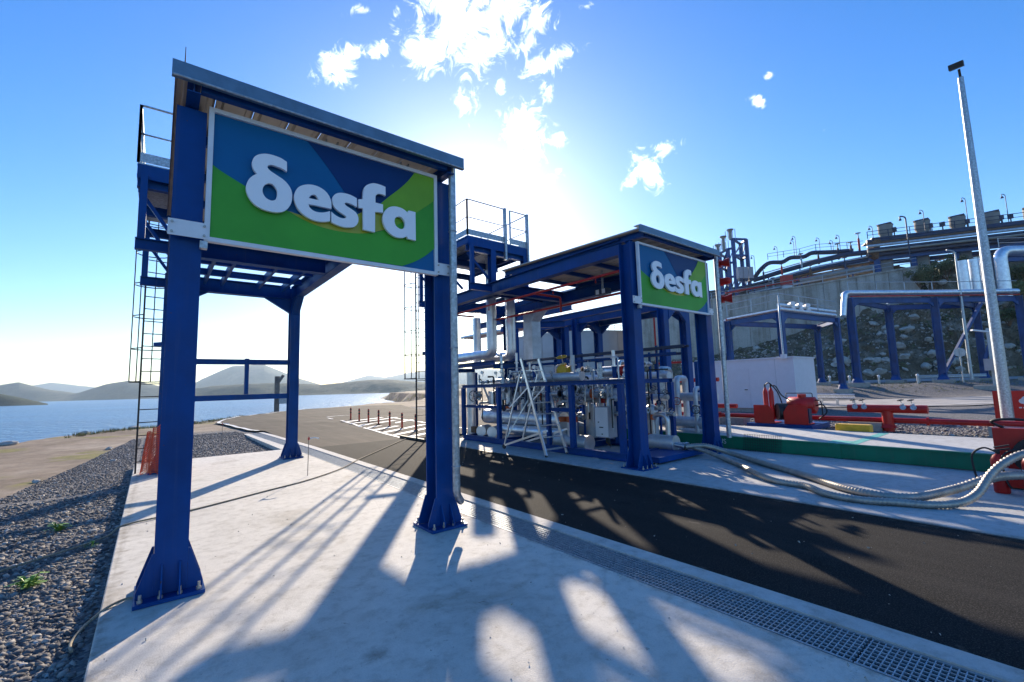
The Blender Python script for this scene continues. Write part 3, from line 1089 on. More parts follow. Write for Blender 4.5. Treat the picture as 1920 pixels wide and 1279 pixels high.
def boulder_mesh(seed):
    bm = bmesh.new()
    bmesh.ops.create_icosphere(bm, subdivisions=2, radius=1)
    for v in bm.verts:
        n_ = noise.noise(v.co * 1.3 + V((seed * 7.1, 0, 0)))
        v.co *= 1 + .45 * n_
        v.co.z *= .72
    me = bpy.data.meshes.new('boulder')
    bm.to_mesh(me)
    bm.free()
    me.materials.append(M['boulder'])
    return me


bmeshes = [boulder_mesh(i) for i in range(5)]
rb = random.Random(5)
for k in range(290):
    i = rb.randrange(30, NU - 40)
    j = min(NV - 3, int(abs(rb.gauss(0, .42)) * NV) + 1)
    p = slope_v[i * q + j]
    o = bpy.data.objects.new('boulder', bmeshes[k % 5])
    COL.objects.link(o)
    o.parent = slope
    s = .12 + .62 * rb.random() ** 3.2
    o.location = (p[0] - F0.x * s * .35, p[1] - F0.y * s * .35, p[2] + s * .2)
    o.scale = (s * rb.uniform(.8, 1.3), s * rb.uniform(.8, 1.3), s)
    o.rotation_euler = (rb.uniform(-.5, .5), rb.uniform(-.5, .5), rb.uniform(0, 6.28))

# loose scree between the boulders
sv = np.array(slope_v)


def zone_scree(g, n):
    return None


gsc = np.random.default_rng(77)
sel = sv[gsc.integers(0, len(sv), 5200)] + gsc.normal(0, .25, (5200, 3)) * np.array([1, 1, .6])
b_ = MB()
for p in sel:
    r_ = .05 + .22 * gsc.random() ** 3
    P = [V(p) + V(tuple(gsc.normal(0, 1, 3))).normalized() * r_ * V((1, 1, .8)).length / 1.6 for _ in range(5)]
    b_.add(P, [(0, 1, 2), (0, 2, 3), (0, 3, 1), (4, 2, 1), (4, 3, 2), (4, 1, 3)])
sc_o = b_.build('scree', M['boulder'])
tag(sc_o, 'loose pale scree scattered over the rocky slope', kind='stuff')

# plateau behind the slope, carrying the plant
pl = MB()
WTOP = 16.6
top_in = [at(px, 700, d) for px, d in ((1180, 92), (1345, 83), (1450, 77), (1560, 71), (1660, 65.5), (1745, 62.5), (1800, 63), (1920, 64), (2100, 62), (2400, 60))]
zt = [WTOP - 1] * 6 + [17.4, 19.4, 20.9, 20.9]
zk = [3.6] * 5 + [1.5, .3, .2, .2, .2]
P = [(p.x, p.y, z) for p, z in zip(top_in, zt)] + [(p.x * 1.09, p.y * 1.09, z + 1 + k_) for p, z, k_ in zip(top_in, zt, zk)] + [(p.x * 3.2, p.y * 3.2, z + 8) for p, z in zip(top_in, zt)]
n = len(top_in)
pl.add(P, [(r_ * n + i, r_ * n + i + 1, (r_ + 1) * n + i + 1, (r_ + 1) * n + i) for r_ in (0, 1) for i in range(n - 1)])
tag(pl.build('plateau', M['rock_slope']), 'levelled ground above the retaining wall', kind='structure')

wall = thing('retaining_wall', 'long grey concrete retaining wall above the rocky slope', 'wall', tuple(at(1550, 700, 71).xy) + (8,))
WP = [at(px, 700, d).xy for px, d in ((1180, 91), (1345, 82), (1450, 76), (1560, 70), (1660, 64.6), (1745, 61))]
for i, (a, b) in enumerate(zip(WP, WP[1:])):
    # each stretch is cast in three panels with open joints
    for k in range(3):
        p, r_ = a.lerp(b, k / 3), a.lerp(b, (k + 1) / 3)
        d = (r_ - p).normalized()
        p2, r2 = p + d * .03, r_ - d * .03
        nrm = V((d.y, -d.x))
        pb = MB()
        P = []
        for z in (2.0, WTOP):
            for w in (0, .6):
                for e in (p2, r2):
                    P.append((e.x - nrm.x * w, e.y - nrm.y * w, z))
        pb.add(P, [(0, 1, 5, 4), (2, 3, 7, 6), (4, 5, 7, 6), (0, 1, 3, 2), (0, 2, 6, 4), (1, 3, 7, 5)])
        pb.build('wall_panel', M['wallc'], wall)
cp = MB()
for a, b in zip(WP, WP[1:]):
    d = (b - a).normalized(); nrm = V((d.y, -d.x))
    c0, c1 = V((a.x - nrm.x * .3, a.y - nrm.y * .3, WTOP + .13)), V((b.x - nrm.x * .3, b.y - nrm.y * .3, WTOP + .13))
    cp.bar(c0, c1, .9, .25)
cp.build('coping', M['wallc'], wall)
LETTERS = {'delta':[[(0.672,0.948,1),(0.675,0.845,1),(0.631,0.864,0),(0.578,0.873,0),(0.532,0.875,0),(0.503,0.861,0),(0.498,0.835,0),(0.523,0.809,0),(0.575,0.783,0),(0.646,0.748,0),(0.694,0.703,0),(0.723,0.646,0),(0.729,0.576,0),(0.72,0.513,0),(0.692,0.456,0),(0.65,0.413,0),(0.598,0.393,0),(0.536,0.387,0),(0.463,0.396,0),(0.396,0.426,0),(0.346,0.481,0),(0.32,0.546,0),(0.318,0.603,0),(0.337,0.666,0),(0.371,0.714,0),(0.409,0.746,1),(0.38,0.775,0),(0.363,0.82,0),(0.362,0.862,0),(0.378,0.909,0),(0.412,0.946,0),(0.462,0.971,0),(0.512,0.981,0),(0.569,0.98,0),(0.622,0.971,0)],[(0.516,0.676,0),(0.544,0.675,0),(0.57,0.651,0),(0.589,0.616,0),(0.59,0.563,0),(0.577,0.523,0),(0.549,0.503,0),(0.515,0.505,0),(0.484,0.524,0),(0.463,0.559,0),(0.459,0.6,0),(0.472,0.64,0),(0.494,0.665,0)]],'e':[[(1.123,0.552,1),(0.887,0.55,1),(0.9,0.516,0),(0.932,0.491,0),(0.977,0.481,0),(1.041,0.491,0),(1.107,0.522,1),(1.109,0.41,1),(1.056,0.392,0),(0.992,0.382,0),(0.922,0.389,0),(0.859,0.414,0),(0.806,0.454,0),(0.768,0.51,0),(0.748,0.581,0),(0.756,0.644,0),(0.781,0.698,0),(0.82,0.734,0),(0.875,0.76,0),(0.938,0.77,0),(1.002,0.761,0),(1.061,0.73,0),(1.102,0.679,0),(1.12,0.619,0)],[(0.891,0.615,1),(0.909,0.647,0),(0.934,0.663,0),(0.963,0.66,0),(0.992,0.616,1)]],'s':[[(1.397,0.738,1),(1.399,0.636,1),(1.358,0.651,0),(1.308,0.66,0),(1.274,0.659,0),(1.264,0.642,0),(1.281,0.623,0),(1.331,0.601,0),(1.38,0.575,0),(1.409,0.537,0),(1.417,0.49,0),(1.404,0.44,0),(1.37,0.401,0),(1.314,0.382,0),(1.246,0.375,0),(1.178,0.385,0),(1.125,0.402,1),(1.123,0.519,1),(1.162,0.491,0),(1.209,0.473,0),(1.25,0.472,0),(1.281,0.488,0),(1.277,0.505,0),(1.235,0.525,0),(1.181,0.553,0),(1.146,0.592,0),(1.131,0.642,0),(1.134,0.683,0),(1.157,0.723,0),(1.197,0.75,0),(1.244,0.761,0),(1.299,0.763,0),(1.349,0.754,0)]],'f':[[(1.734,0.962,1),(1.736,0.854,1),(1.692,0.861,0),(1.65,0.856,0),(1.62,0.83,0),(1.613,0.797,0),(1.614,0.74,1),(1.704,0.74,1),(1.706,0.641,1),(1.609,0.631,1),(1.609,0.385,1),(1.473,0.39,1),(1.469,0.638,1),(1.418,0.634,1),(1.416,0.732,1),(1.467,0.745,1),(1.468,0.808,0),(1.475,0.866,0),(1.5,0.914,0),(1.547,0.95,0),(1.599,0.97,0),(1.667,0.972,0)]],'a':[[(2.119,0.74,1),(2.121,0.38,1),(2.016,0.386,1),(2.006,0.415,1),(1.967,0.391,0),(1.911,0.377,0),(1.847,0.381,0),(1.78,0.415,0),(1.733,0.467,0),(1.705,0.535,0),(1.704,0.6,0),(1.726,0.662,0),(1.768,0.714,0),(1.826,0.745,0),(1.89,0.753,0),(1.955,0.744,0),(2.014,0.712,1),(2.029,0.741,1)],[(1.896,0.635,0),(1.936,0.633,0),(1.969,0.604,0),(1.982,0.559,0),(1.97,0.514,0),(1.934,0.488,0),(1.893,0.495,0),(1.861,0.52,0),(1.847,0.564,0),(1.852,0.6,0),(1.872,0.623,0)]]}
PRINTS = {'navy':[(0.878,1.277,1),(2.136,1.274,1),(2.051,1.148,0),(1.94,1.019,0),(1.797,0.875,0),(1.624,0.712,0),(1.46,0.564,1),(1.344,0.723,0),(1.214,0.89,0),(1.058,1.085,0)],'green':[(0.036,0.761,1),(0.128,0.705,0),(0.307,0.621,0),(0.495,0.535,0),(0.707,0.448,0),(0.845,0.393,0),(1.017,0.35,0),(1.227,0.337,0),(1.48,0.362,0),(1.715,0.441,0),(1.927,0.566,0),(2.151,0.753,0),(2.308,0.887,0),(2.433,1.002,1),(2.433,0.373,1),(2.293,0.242,0),(2.138,0.136,0),(1.97,0.055,1),(0.034,0.044,1)],'yellow':[(0.707,0.451,1),(0.872,0.43,0),(1.074,0.433,0),(1.254,0.487,0),(1.427,0.579,0),(1.624,0.712,0),(1.71,0.775,1),(1.784,0.493,1),(1.715,0.445,0),(1.48,0.362,0),(1.227,0.337,0),(1.017,0.35,0),(0.845,0.393,0)],'lime':[(2.136,1.274,1),(2.431,1.274,1),(2.433,1.002,1),(2.308,0.887,0),(2.151,0.753,0),(1.927,0.566,0),(1.784,0.485,1),(1.693,0.762,1),(1.797,0.875,0),(1.94,1.019,0),(2.051,1.148,0)]}


def smooth_outline(pts, n=5):
    """closed outline; points flagged 1 stay sharp corners"""
    m = len(pts)
    out = []
    for i in range(m):
        p0, p1, p2, p3 = pts[i - 1], pts[i], pts[(i + 1) % m], pts[(i + 2) % m]
        a = p1 if p1[2] else p0
        d = p2 if p2[2] else p3
        for k in range(n):
            t = k / n
            out.append(tuple(.5 * (2 * p1[c] + (p2[c] - a[c]) * t + (2 * a[c] - 5 * p1[c] + 4 * p2[c] - d[c]) * t * t + (3 * p1[c] - a[c] - 3 * p2[c] + d[c]) * t ** 3) for c in (0, 1)))
    return out


def flat_shape(name, outlines, origin, sx, sz, th, m):
    """outlines in (u, v) on a vertical plane facing -Y; thickness th"""
    cu = bpy.data.curves.new(name, 'CURVE')
    cu.dimensions = '2D'
    cu.fill_mode = 'BOTH'
    cu.extrude = th / 2
    for ol in outlines:
        sp = cu.splines.new('POLY')
        sp.points.add(len(ol) - 1)
        for p, (u, v) in zip(sp.points, ol):
            p.co = (u * sx, v * sz, 0, 1)
        sp.use_cyclic_u = True
    tmp = bpy.data.objects.new(name, cu)
    me = bpy.data.meshes.new_from_object(tmp)
    bpy.data.objects.remove(tmp)
    bpy.data.curves.remove(cu)
    ox, oy, oz = origin
    for v in me.vertices:
        x, z, y = v.co
        v.co = (ox + x, oy - y, oz + z)
    me.materials.clear()
    me.materials.append(m)
    for p in me.polygons:
        p.material_index = 0
        p.use_smooth = False
    return me


def make_sign(label, x0, x1, z0, z1, y):
    """billboard facing -Y; y is the front face of its panel"""
    W, H = x1 - x0, z1 - z0
    sx, sz = W / 2.445, H / 1.319
    t = thing('sign', label, 'sign', ((x0 + x1) / 2, y, z0), 'company signs on the canopies')
    b = MB(); b.box(x0 + .012, x1 - .012, y, y + .03, z0 + .012, z1 - .012); b.build('panel', M['teal_print'], t)
    for k, nm in enumerate(('navy', 'green', 'yellow', 'lime')):
        me = flat_shape('print_field', [smooth_outline(PRINTS[nm])], (x0, y - .004 - .0025 * k, z0), sx, sz, .002, M[nm + '_print'])
        link('print_field', me, t)
    # frame of four flat bars
    fw = .042
    for (a, c, e, f) in ((x0, x1, z0, z0 + fw), (x0, x1, z1 - fw, z1), (x0, x0 + fw, z0 + fw, z1 - fw), (x1 - fw, x1, z0 + fw, z1 - fw)):
        b = MB(); b.box(a, c, y - .028, y + .034, e, f); b.build('frame_bar', M['white'], t)
    for ch in ('delta', 'e', 's', 'f', 'a'):
        me = flat_shape('letter', [smooth_outline(c) for c in LETTERS[ch]], (x0, y - .050, z0), sx, sz, .035, M['letter'])
        o = link('letter', me, t)
    # white straps to the columns with bolts
    for (a, c) in ((x0 - .27, x0 + .03), (x1 - .03, x1 + .17)):
        b = MB(); b.box(a, c, y - .036, y - .0285, z0 + .01, z0 + .16); st = b.build('strap', M['white'], t)
        bb = MB()
        for u in (a + .03, c - .03):
            for v in (z0 + .04, z0 + .13):
                bb.cyl((u, y - .05, v), (u, y - .036, v), .011, 8)
        bb.build('bolts', M['bolt'], st)
    b = MB(); b.box(x0 - .03, x0 + .03, y - .02, y + .05, z0 - .07, z0 - .003); b.build('clip', M['galv'], t)
    b = MB()
    for u in (.44, .49, .80, .84):
        b.box(x0 + u * W - .006, x0 + u * W + .006, y - .02, y + .03, z1, z1 + .045)
    b.build('hook', M['galv'], t)
    return t


def base_fixings(col, x0, x1, y0, y1, rib=.34, zb=.0):
    """base plate, gussets and anchor bolts as sub-parts of a column"""
    cx, cy = (x0 + x1) / 2, (y0 + y1) / 2
    hx, hy = (x1 - x0) / 2 + .125, (y1 - y0) / 2 + .12
    b = MB(); b.box(cx - hx, cx + hx, cy - hy, cy + hy, zb + .004, zb + .034); b.build('base_plate', M['blue'], col)
    z = zb + .036
    # side gussets, flared, in the flange planes
    for yy in (y0 + .0, y1 - .018):
        for s in (-1, 1):
            e = x0 if s < 0 else x1
            b = MB(); b.prism([(0, z), (s * .112, z), (s * .112, z + .05), (s * .015, z + rib), (0, z + rib)], (e + s * .001, yy + .018, 0), (1, 0, 0), (0, 0, 1), .016)
            b.build('gusset', M['blue'], col)
    for xx in (x0 + .055, x1 - .055):
        for s in (-1, 1):
            e = y0 if s < 0 else y1
            b = MB(); b.prism([(0, z), (s * .105, z), (s * .105, z + .04), (s * .015, z + rib * .72), (0, z + rib * .72)], (xx - .006, e + s * .001, 0), (0, 1, 0), (0, 0, 1), .012)
            b.build('gusset', M['blue'], col)
    for i in range(4):
        for s in (-1, 1):
            x = cx - hx + .045 + (2 * hx - .09) * i / 3
            y = cy + s * (hy - .04)
            b = MB(); b.cyl((x, y, z), (x, y, z + .062), .011, 8); b.cyl((x, y, z), (x, y, z + .022), .02, 6)
            b.build('anchor_bolt', M['bolt'], col)


def rail_run(mb, pts, zf, h=1.05, r=.019, mid=(.5,), toe=True):
    """guard rail along floor polyline"""
    pts = [V((p[0], p[1], zf)) for p in pts]
    mb.tube(bend([p + V((0, 0, h)) for p in pts], .06, 3), r, 7)
    for m_ in mid:
        mb.tube([p + V((0, 0, h * m_)) for p in pts], r * .8, 6)
    for a, b in zip(pts, pts[1:]):
        n_ = max(1, round((b - a).length / 1.1))
        for i in range(n_ + 1):
            p = a.lerp(b, i / n_)
            mb.bar(p, p + V((0, 0, h)), r * 2.2, r * 2.2)
        if toe:
            mb.bar(a + V((0, 0, .1)), b + V((0, 0, .1)), .008, .17)


def caged_ladder(parent, x, y, z0, z1, cage_z, nrm, m, off=None):
    """ladder standing at (x, y); nrm points from the ladder to the climber"""
    nrm = V(nrm).normalized()
    side = V((-nrm.y, nrm.x, 0))
    lad = MB()
    for s in (-1, 1):
        p = V((x, y, 0)) + side * (.21 * s)
        lad.bar(p + V((0, 0, z0)), p + V((0, 0, z1)), .035, .05)
    o = lad.build('ladder', m, parent)
    z = z0 + .25
    while z < z1:
        rg = MB(); a = V((x, y, z))
        rg.cyl(a - side * .21, a + side * .21, .011, 6)
        rg.build('rung', m, o)
        z += .29
    hoops = [cage_z + k * (z1 - cage_z) / 6 for k in range(7)]
    for h in hoops:
        c = MB()
        pts = [V((x, y, h)) + side * -.21]
        for k in range(11):
            t = math.pi * (k / 10) - math.pi / 2
            pts.append(V((x, y, h)) + nrm * (.34 + .34 * math.cos(t)) + side * (.33 * math.sin(t)))
        pts.append(V((x, y, h)) + side * .21)
        c.tube(pts, .013, 5)
        c.build('cage_hoop', m, o)
    for t in (-70, -25, 25, 70):
        t = math.radians(t)
        p = V((x, y, 0)) + nrm * (.34 + .34 * math.cos(t)) + side * (.33 * math.sin(t))
        c = MB(); c.bar(p + V((0, 0, hoops[0])), p + V((0, 0, hoops[-1])), .022, .022)
        c.build('cage_strip', m, o)
    return o


def canopy(label, x0, cw, W, y0, L, dz, cd, deck_x0, deck_x1, low_plates, joists, lx, group='truck loading canopies'):
    """one loading-bay canopy: four columns, front roof, rear platform with railing and ladder"""
    t = thing('canopy', label, 'canopy', (x0 + (W + cw) / 2, y0 + L / 2, 0), group)
    BB, BT = 4.20 + dz, 4.54 + dz                     # side beams
    xs_ = (x0, x0 + W)
    for ix, xx in enumerate(xs_):
        for iy, yy in enumerate((y0, y0 + L)):
            top = 4.41 + dz if iy == 0 else 4.54 + dz
            c = MB()
            c.hbeam((xx + cw / 2, yy + cd / 2, .037), (xx + cw / 2, yy + cd / 2, top), cw, cd, up=(0, 1, 0), tf=.02, tw=.014)
            col = c.build('column', M['blue'], t)
            base_fixings(col, xx, xx + cw, yy, yy + cd)
    xl, xr = x0 + cw / 2, x0 + W + cw / 2
    yb = y0 + L
    for xx in (xl, xr):
        c = MB(); c.hbeam((xx, y0 + cd + .001, (BB + BT) / 2), (xx, yb - .001, (BB + BT) / 2), .2, BT - BB)
        c.build('side_beam', M['blue'], t)
        # haunch at the rear column
        s = -1
        c = MB(); c.prism([(0, BB - .002), (-.5, BB - .002), (0, BB - .42)], (xx - .09, yb - .002, 0), (0, 1, 0), (0, 0, 1), .18)
        c.build('haunch', M['blue'], t)
    c = MB(); c.hbeam((x0 + cw + .001, yb + cd / 2, (BB + BT) / 2), (x0 + W - .001, yb + cd / 2, (BB + BT) / 2), .2, BT - BB)
    c.build('rear_beam', M['blue'], t)
    for xx, s in ((x0 + cw + .001, 1), (x0 + W - .001, -1)):
        c = MB(); c.prism([(0, BB - .002), (s * .62, BB - .002), (0, BB - .38)], (xx, yb + cd / 2 + .06, 0), (1, 0, 0), (0, 0, 1), .12)
        c.build('haunch', M['blue'], t)
    ym = y0 + 4.85
    c = MB(); c.hbeam((xl + .101, ym, (BB + BT) / 2), (xr - .101, ym, (BB + BT) / 2), .2, BT - BB - .02)
    c.build('cross_beam', M['blue'], t)
    for k in (1, 2) if not low_plates else (1,):
        yy = ym + (yb - ym) * k / 3
        c = MB(); c.hbeam((xl + .101, yy, BT - .10), (xr - .101, yy, BT - .10), .1, .14)
        c.build('cross_beam', M['blue'], t)
    for k in joists:
        xx = xl + (xr - xl) * k
        c = MB(); c.bar((xx, ym + .105, BT - .10), (xx, yb - .01, BT - .10), .06, .16)
        c.build('joist', M['blue'], t)
    for (a, b_, c_, d_) in low_plates:
        c = MB(); c.box(xl + .1 + (xr - xl - .2) * a, xl + .1 + (xr - xl - .2) * b_, ym + (yb - ym) * c_, ym + (yb - ym) * d_, BT - .018, BT + .012)
        c.build('deck_plate', M['galv'], t)
    # ---- front roof
    yr0, yr1 = y0 - .27, y0 + 4.35
    zr0, zr1 = 4.585 + dz, 4.74 + dz

    def zr(y):
        return zr0 + (zr1 - zr0) * (y - yr0) / (yr1 - yr0)
    rx0, rx1 = x0 - .03, x0 + W + cw + .02
    for xx in (xl, xr):
        pts = [(y0 + .12, BT if False else 4.412 + dz), (y0 + 2.2, BT), (y0 + 4.25, BT)]
        for yy, zz in pts:
            c = MB(); c.hbeam((xx, yy, zz), (xx, yy, zr(yy) - .145), .1, .12, up=(0, 1, 0), tf=.01, tw=.008)
            c.build('roof_post', M['blue'], t)
        c = MB(); c.hbeam((xx, yr0 + .02, zr(yr0) - .085), (xx, yr1, zr(yr1) - .085), .1, .12, tf=.01, tw=.008)
        c.build('rafter', M['blue'], t)
    for k in range(5):
        yy = yr0 + .06 + (yr1 - yr0 - .1) * k / 4
        c = MB(); c.bar((xl + .052, yy, zr(yy) - .066), (xr - .052, yy, zr(yy) - .066), .07, .1)
        c.build('purlin', M['blue'], t)
    npan = 9
    for k in range(npan):
        a = rx0 + (rx1 - rx0) * k / npan + .003
        b_ = rx0 + (rx1 - rx0) * (k + 1) / npan - .003
        r_ = (b_ - a) * .16
        c = MB()
        prof = [(a, 0), (a + .015, .03), (a + r_, .03), (a + r_ + .02, 0), (b_ - r_ - .02, 0), (b_ - r_, .03), (b_ - .015, .03), (b_, 0)]
        prof = [(u, .0 + v * .9) for u, v in prof]
        low = [(u, v - .004) for u, v in reversed(prof)]
        P = []
        for yy in (yr0, yr1):
            P += [(u, yy, zr(yy) - .004 + v) for u, v in prof + low]
        n_ = len(prof) * 2
        h_ = len(prof)
        fs = [(i, (i + 1) % n_, n_ + (i + 1) % n_, n_ + i) for i in range(n_)]
        for o_ in (0, n_):
            fs += [(o_ + i, o_ + i + 1, o_ + n_ - 2 - i, o_ + n_ - 1 - i) for i in range(h_ - 1)]
        c.add(P, fs)
        c.build('roof_sheet', M['roof'], t)
    zf0, zf1 = 4.505 + dz, 4.655 + dz
    c = MB(); c.box(rx0 - .02, rx1 + .02, yr0 - .045, yr0 - .004, zf0, zf1); c.box(rx0 - .02, rx1 + .02, yr0 - .004, yr0 + .12, zf1 - .006, zf1 + .003)
    c.build('fascia', M['fascia'], t)
    c = MB(); c.tube([(rx0 - .01, yr0 - .06, zf0 - .0), (rx1 + .01, yr0 - .06, zf0 - .0)], .012, 6)
    c.build('gutter_lip', M['galv'], t)
    # ---- upper platform at the rear, on posts
    zd = 5.78 + dz
    dy0, dy1 = ym + .05, yb + .25
    for xx in (xl, deck_x1 - .1):
        for yy in (ym + .12, yb + cd / 2 - .0):
            c = MB(); c.hbeam((xx, yy, BT + .002), (xx, yy, zd - .20), .18, .18, up=(0, 1, 0), tf=.014, tw=.01)
            c.build('platform_post', M['blue'], t)
    for xx in (xl, deck_x1 - .1):
        c = MB(); c.hbeam((xx, dy0, zd - .10), (xx, dy1, zd - .10), .12, .2); c.build('platform_beam', M['blue'], t)
    for yy in (dy0 + .1, (dy0 + dy1) / 2, dy1 - .1):
        c = MB(); c.hbeam((deck_x0, yy, zd - .30), (deck_x1, yy, zd - .30), .12, .19); c.build('platform_beam', M['blue'], t)
        c = MB(); c.bar((deck_x0 + .04, yy, zd - .45), (xl - .08, yy, BT + .1), .06, .06); c.build('brace', M['blue'], t)
    c = MB(); c.hbeam((deck_x0 + .02, dy0, zd - .1), (deck_x0 + .02, dy1, zd - .1), .06, .2); c.build('platform_beam', M['blue'], t)
    nb = 5
    for k in range(nb):
        a = dy0 + (dy1 - dy0) * k / nb
        b_ = dy0 + (dy1 - dy0) * (k + 1) / nb - .012
        c = MB(); c.box(deck_x0, deck_x1, a, b_, zd + .002, zd + .028); c.build('deck_plate', M['galv'], t)
    # bracket beams at the lower level
    for yy in (ym, yb + cd / 2):
        c = MB(); c.hbeam((deck_x0 + .02, yy, BB + .13), (xl - .102, yy, BB + .13), .12, .2); c.build('bracket_beam', M['blue'], t)
        c = MB(); c.bar((deck_x0 + .1, yy, BB + .235), (deck_x0 + .1, yy, zd - .2), .1, .1); c.build('platform_post', M['blue'], t)
    for (a_, b_) in (((deck_x0 - .005, dy0 - .012, zd - .13), (deck_x1 + .005, dy0 - .012, zd - .13)), ((deck_x1 + .012, dy0, zd - .13), (deck_x1 + .012, dy1, zd - .13))):
        c = MB(); c.bar(a_, b_, .016, .26); c.build('edge_beam', M['blue'], t)
    rl_ = MB()
    wide = deck_x1 - deck_x0 > 1.5
    rail_run(rl_, [(deck_x0, dy1), (deck_x0, dy0), (deck_x1 - (.9 if wide else 0), dy0)], zd + .03, 1.06)
    rl_.build('railing', M['galv'], t)
    rl_ = MB()
    rail_run(rl_, [(deck_x1 - .68, dy0), (deck_x1, dy0), (deck_x1, dy1)] if wide else [(deck_x1, dy0 + .05), (deck_x1, dy1)], zd + .03, 1.06)
    rl_.build('railing', M['galv'], t)
    rl_ = MB()
    rail_run(rl_, [(deck_x0 + .7, dy1), (deck_x1, dy1)], zd + .03, 1.06)
    rl_.build('railing', M['galv'], t)
    for xx in (deck_x1 - .9, deck_x1 - .02) if wide else ():
        c = MB(); c.bar((xx, dy0 - .03, zd - .5), (xx, dy0 - .03, zd + 1.1), .07, .09); c.build('gate_post', M['galv'], t)
    caged_ladder(t, lx, yb + .42, .0, zd + .9, 2.05, (0, 1, 0) if False else (-.25, .95, 0), M['dark'])
    for zz in (2.9, 4.3 + dz):
        c = MB(); c.bar((lx + .02, yb + .36, zz), (xl - .1, yb + cd * .6, zz), .06, .09); c.build('ladder_standoff', M['blue'], t)
    return t


# left canopy (nearest) and right canopy over the pump skid
g1 = canopy('blue steel canopy nearest the camera carrying the larger sign', .04, .234, 2.683, 4.97, 7.89, 0.0, .27, -.42, .62,
            [], (.24, .37, .66, .87), -.10)
for zz in (1.62, 2.5):
    c = MB(); c.bar((.28, 13.0, zz), (2.72, 13.0, zz), .10, .13); c.build('rear_rail', M['blue'], g1)
c = MB(); c.bar((1.76, 13.0, 1.69), (1.76, 13.0, 2.59), .09, .09); c.build('rear_rail_post', M['blue'], g1)
c = MB(); c.cyl((.085, 5.0, 4.66), (.085, 5.0, 5.03), .009, 6, .003); c.build('lightning_rod', M['dark'], g1)
c = MB(); c.tube(bend([(2.90, 4.80, 4.60), (2.90, 4.80, .42), (3.02, 4.9, .30)], .08, 4), .047, 14)
dp = c.build('downpipe', M['galv'], g1)
for zz in (.75, 2.2, 3.7):
    c = MB(); c.ring((2.90, 4.80, zz), (0, 0, 1), .05, .008, 14, 5); c.build('pipe_clip', M['galv'], dp)
make_sign('larger sign with white letters on blue and green, on the nearest canopy', .285, 2.73, 3.124, 4.443, 4.915)

g2 = canopy('blue steel canopy over the pump skid carrying the smaller looking sign', 7.48, .25, 2.87, 5.42, 7.8, .20, .30, 6.72, 8.95,
            [(0, .25, .02, .64), (.3, .5, .02, .66), (.57, .70, .02, .5), (.74, 1, .02, .36)], (.26, .52, .86), 6.93)
c = MB(); c.tube([(10.74, 5.27, 4.78), (10.74, 5.27, .34)], .055, 14)
dp2 = c.build('downpipe', M['galv'], g2)
for zz in (.9, 2.3, 3.9):
    c = MB(); c.ring((10.74, 5.27, zz), (0, 0, 1), .058, .009, 14, 5); c.build('pipe_clip', M['galv'], dp2)
make_sign('smaller looking sign with white letters, on the canopy over the pump skid', 7.60, 10.33, 3.27, 4.59, 5.34)

# red alarm sounders and beacons on the far column
for k, (zz, lab) in enumerate(((4.60, 'topmost red alarm horn on the far canopy column'), (4.13, 'middle red beacon on the far canopy column'), (3.70, 'lowest red alarm horn on the far canopy column'))):
    a = thing('alarm', lab, 'alarm', (10.85, 5.2, zz), 'red alarms on the canopy column')
    c = MB(); c.box(10.80, 10.94, 5.22, 5.36, zz - .09, zz + .09); c.build('housing', M['red'], a)
    c = MB()
    if k == 1:
        c.cyl((10.87, 5.22, zz), (10.87, 5.08, zz), .09, 14); c.ball((10.87, 5.08, zz), .088, 12, 6)
        c.build('lamp', M['red'], a)
    else:
        c.cyl((10.87, 5.22, zz), (10.95, 5.04, zz), .05, 14, .12)
        c.build('horn', M['red'], a)
    c = MB(); c.bar((10.76, 5.3, zz), (10.80, 5.3, zz), .04, .05); c.build('bracket', M['galv'], a)
    c = MB(); c.tube(spline([(10.86, 5.3, zz - .09), (10.9, 5.28, zz - .22), (10.82, 5.3, zz - .32)], 5), .009, 5); c.build('cable', M['dark'], a)
# ------------------------------------------------------------------ pump skid between the canopy columns
skid = thing('pump_skid', 'blue framed pump skid full of silver pipes and valves behind the ladder', 'pump skid', (8.9, 9.4, 0))
SX0, SX1, SY0, SY1 = 8.0, 9.95, 6.25, 12.7


def skid_bar(nm, p, q, w=.11, h=.11):
    c = MB(); c.hbeam(p, q, w, h, tf=.012, tw=.01) if nm != 'upright' else c.bar(p, q, w, h)
    return c.build(nm, M['blue'], skid)


for xx in (SX0, SX1):
    skid_bar('base_beam', (xx, SY0 - .06, .10), (xx, SY1 + .06, .10), .12, .16)
    skid_bar('top_rail', (xx, SY0 - .06, 1.74), (xx, SY1 + .06, 1.74), .1, .1)
for yy in (SY0, 8.2, 10.8, SY1):
    skid_bar('base_beam', (SX0 + .062, yy, .10), (SX1 - .062, yy, .10), .1, .14)
    skid_bar('top_rail', (SX0 + .052, yy, 1.74), (SX1 - .052, yy, 1.74), .08, .09)
for yy in (SY0, 7.75, 10.75, SY1):
    for xx in (SX0, SX1):
        skid_bar('upright', (xx, yy, .182), (xx, yy, 1.688), .115, .115)
skid_bar('mid_rail', (SX0, 10.82, 1.1), (SX0, 12.63, 1.1), .09, .09)
skid_bar('mid_rail', (SX0, 7.82, 1.08), (SX0, 8.55, 1.08), .09, .09)
skid_bar('upright', (SX0, 8.6, .182), (SX0, 8.6, 1.688), .1, .1)
skid_bar('upright', (9.0, 10.2, .182), (9.0, 10.2, 2.2), .12, .12)
skid_bar('upright', (9.3, 7.4, .182), (9.3, 7.4, 2.4), .12, .12)
c = MB(); c.box(8.1, 9.9, 5.45, 6.15, .05, .16); c.build('drip_plate', M['blue'], skid)
for yy in (7, 8.4, 9.8, 11.2, 12.6):
    c = MB(); c.box(SX0 - .09, SX0 + .09, yy - .1, yy + .1, .009, .02); c.build('foot', M['galv'], skid)


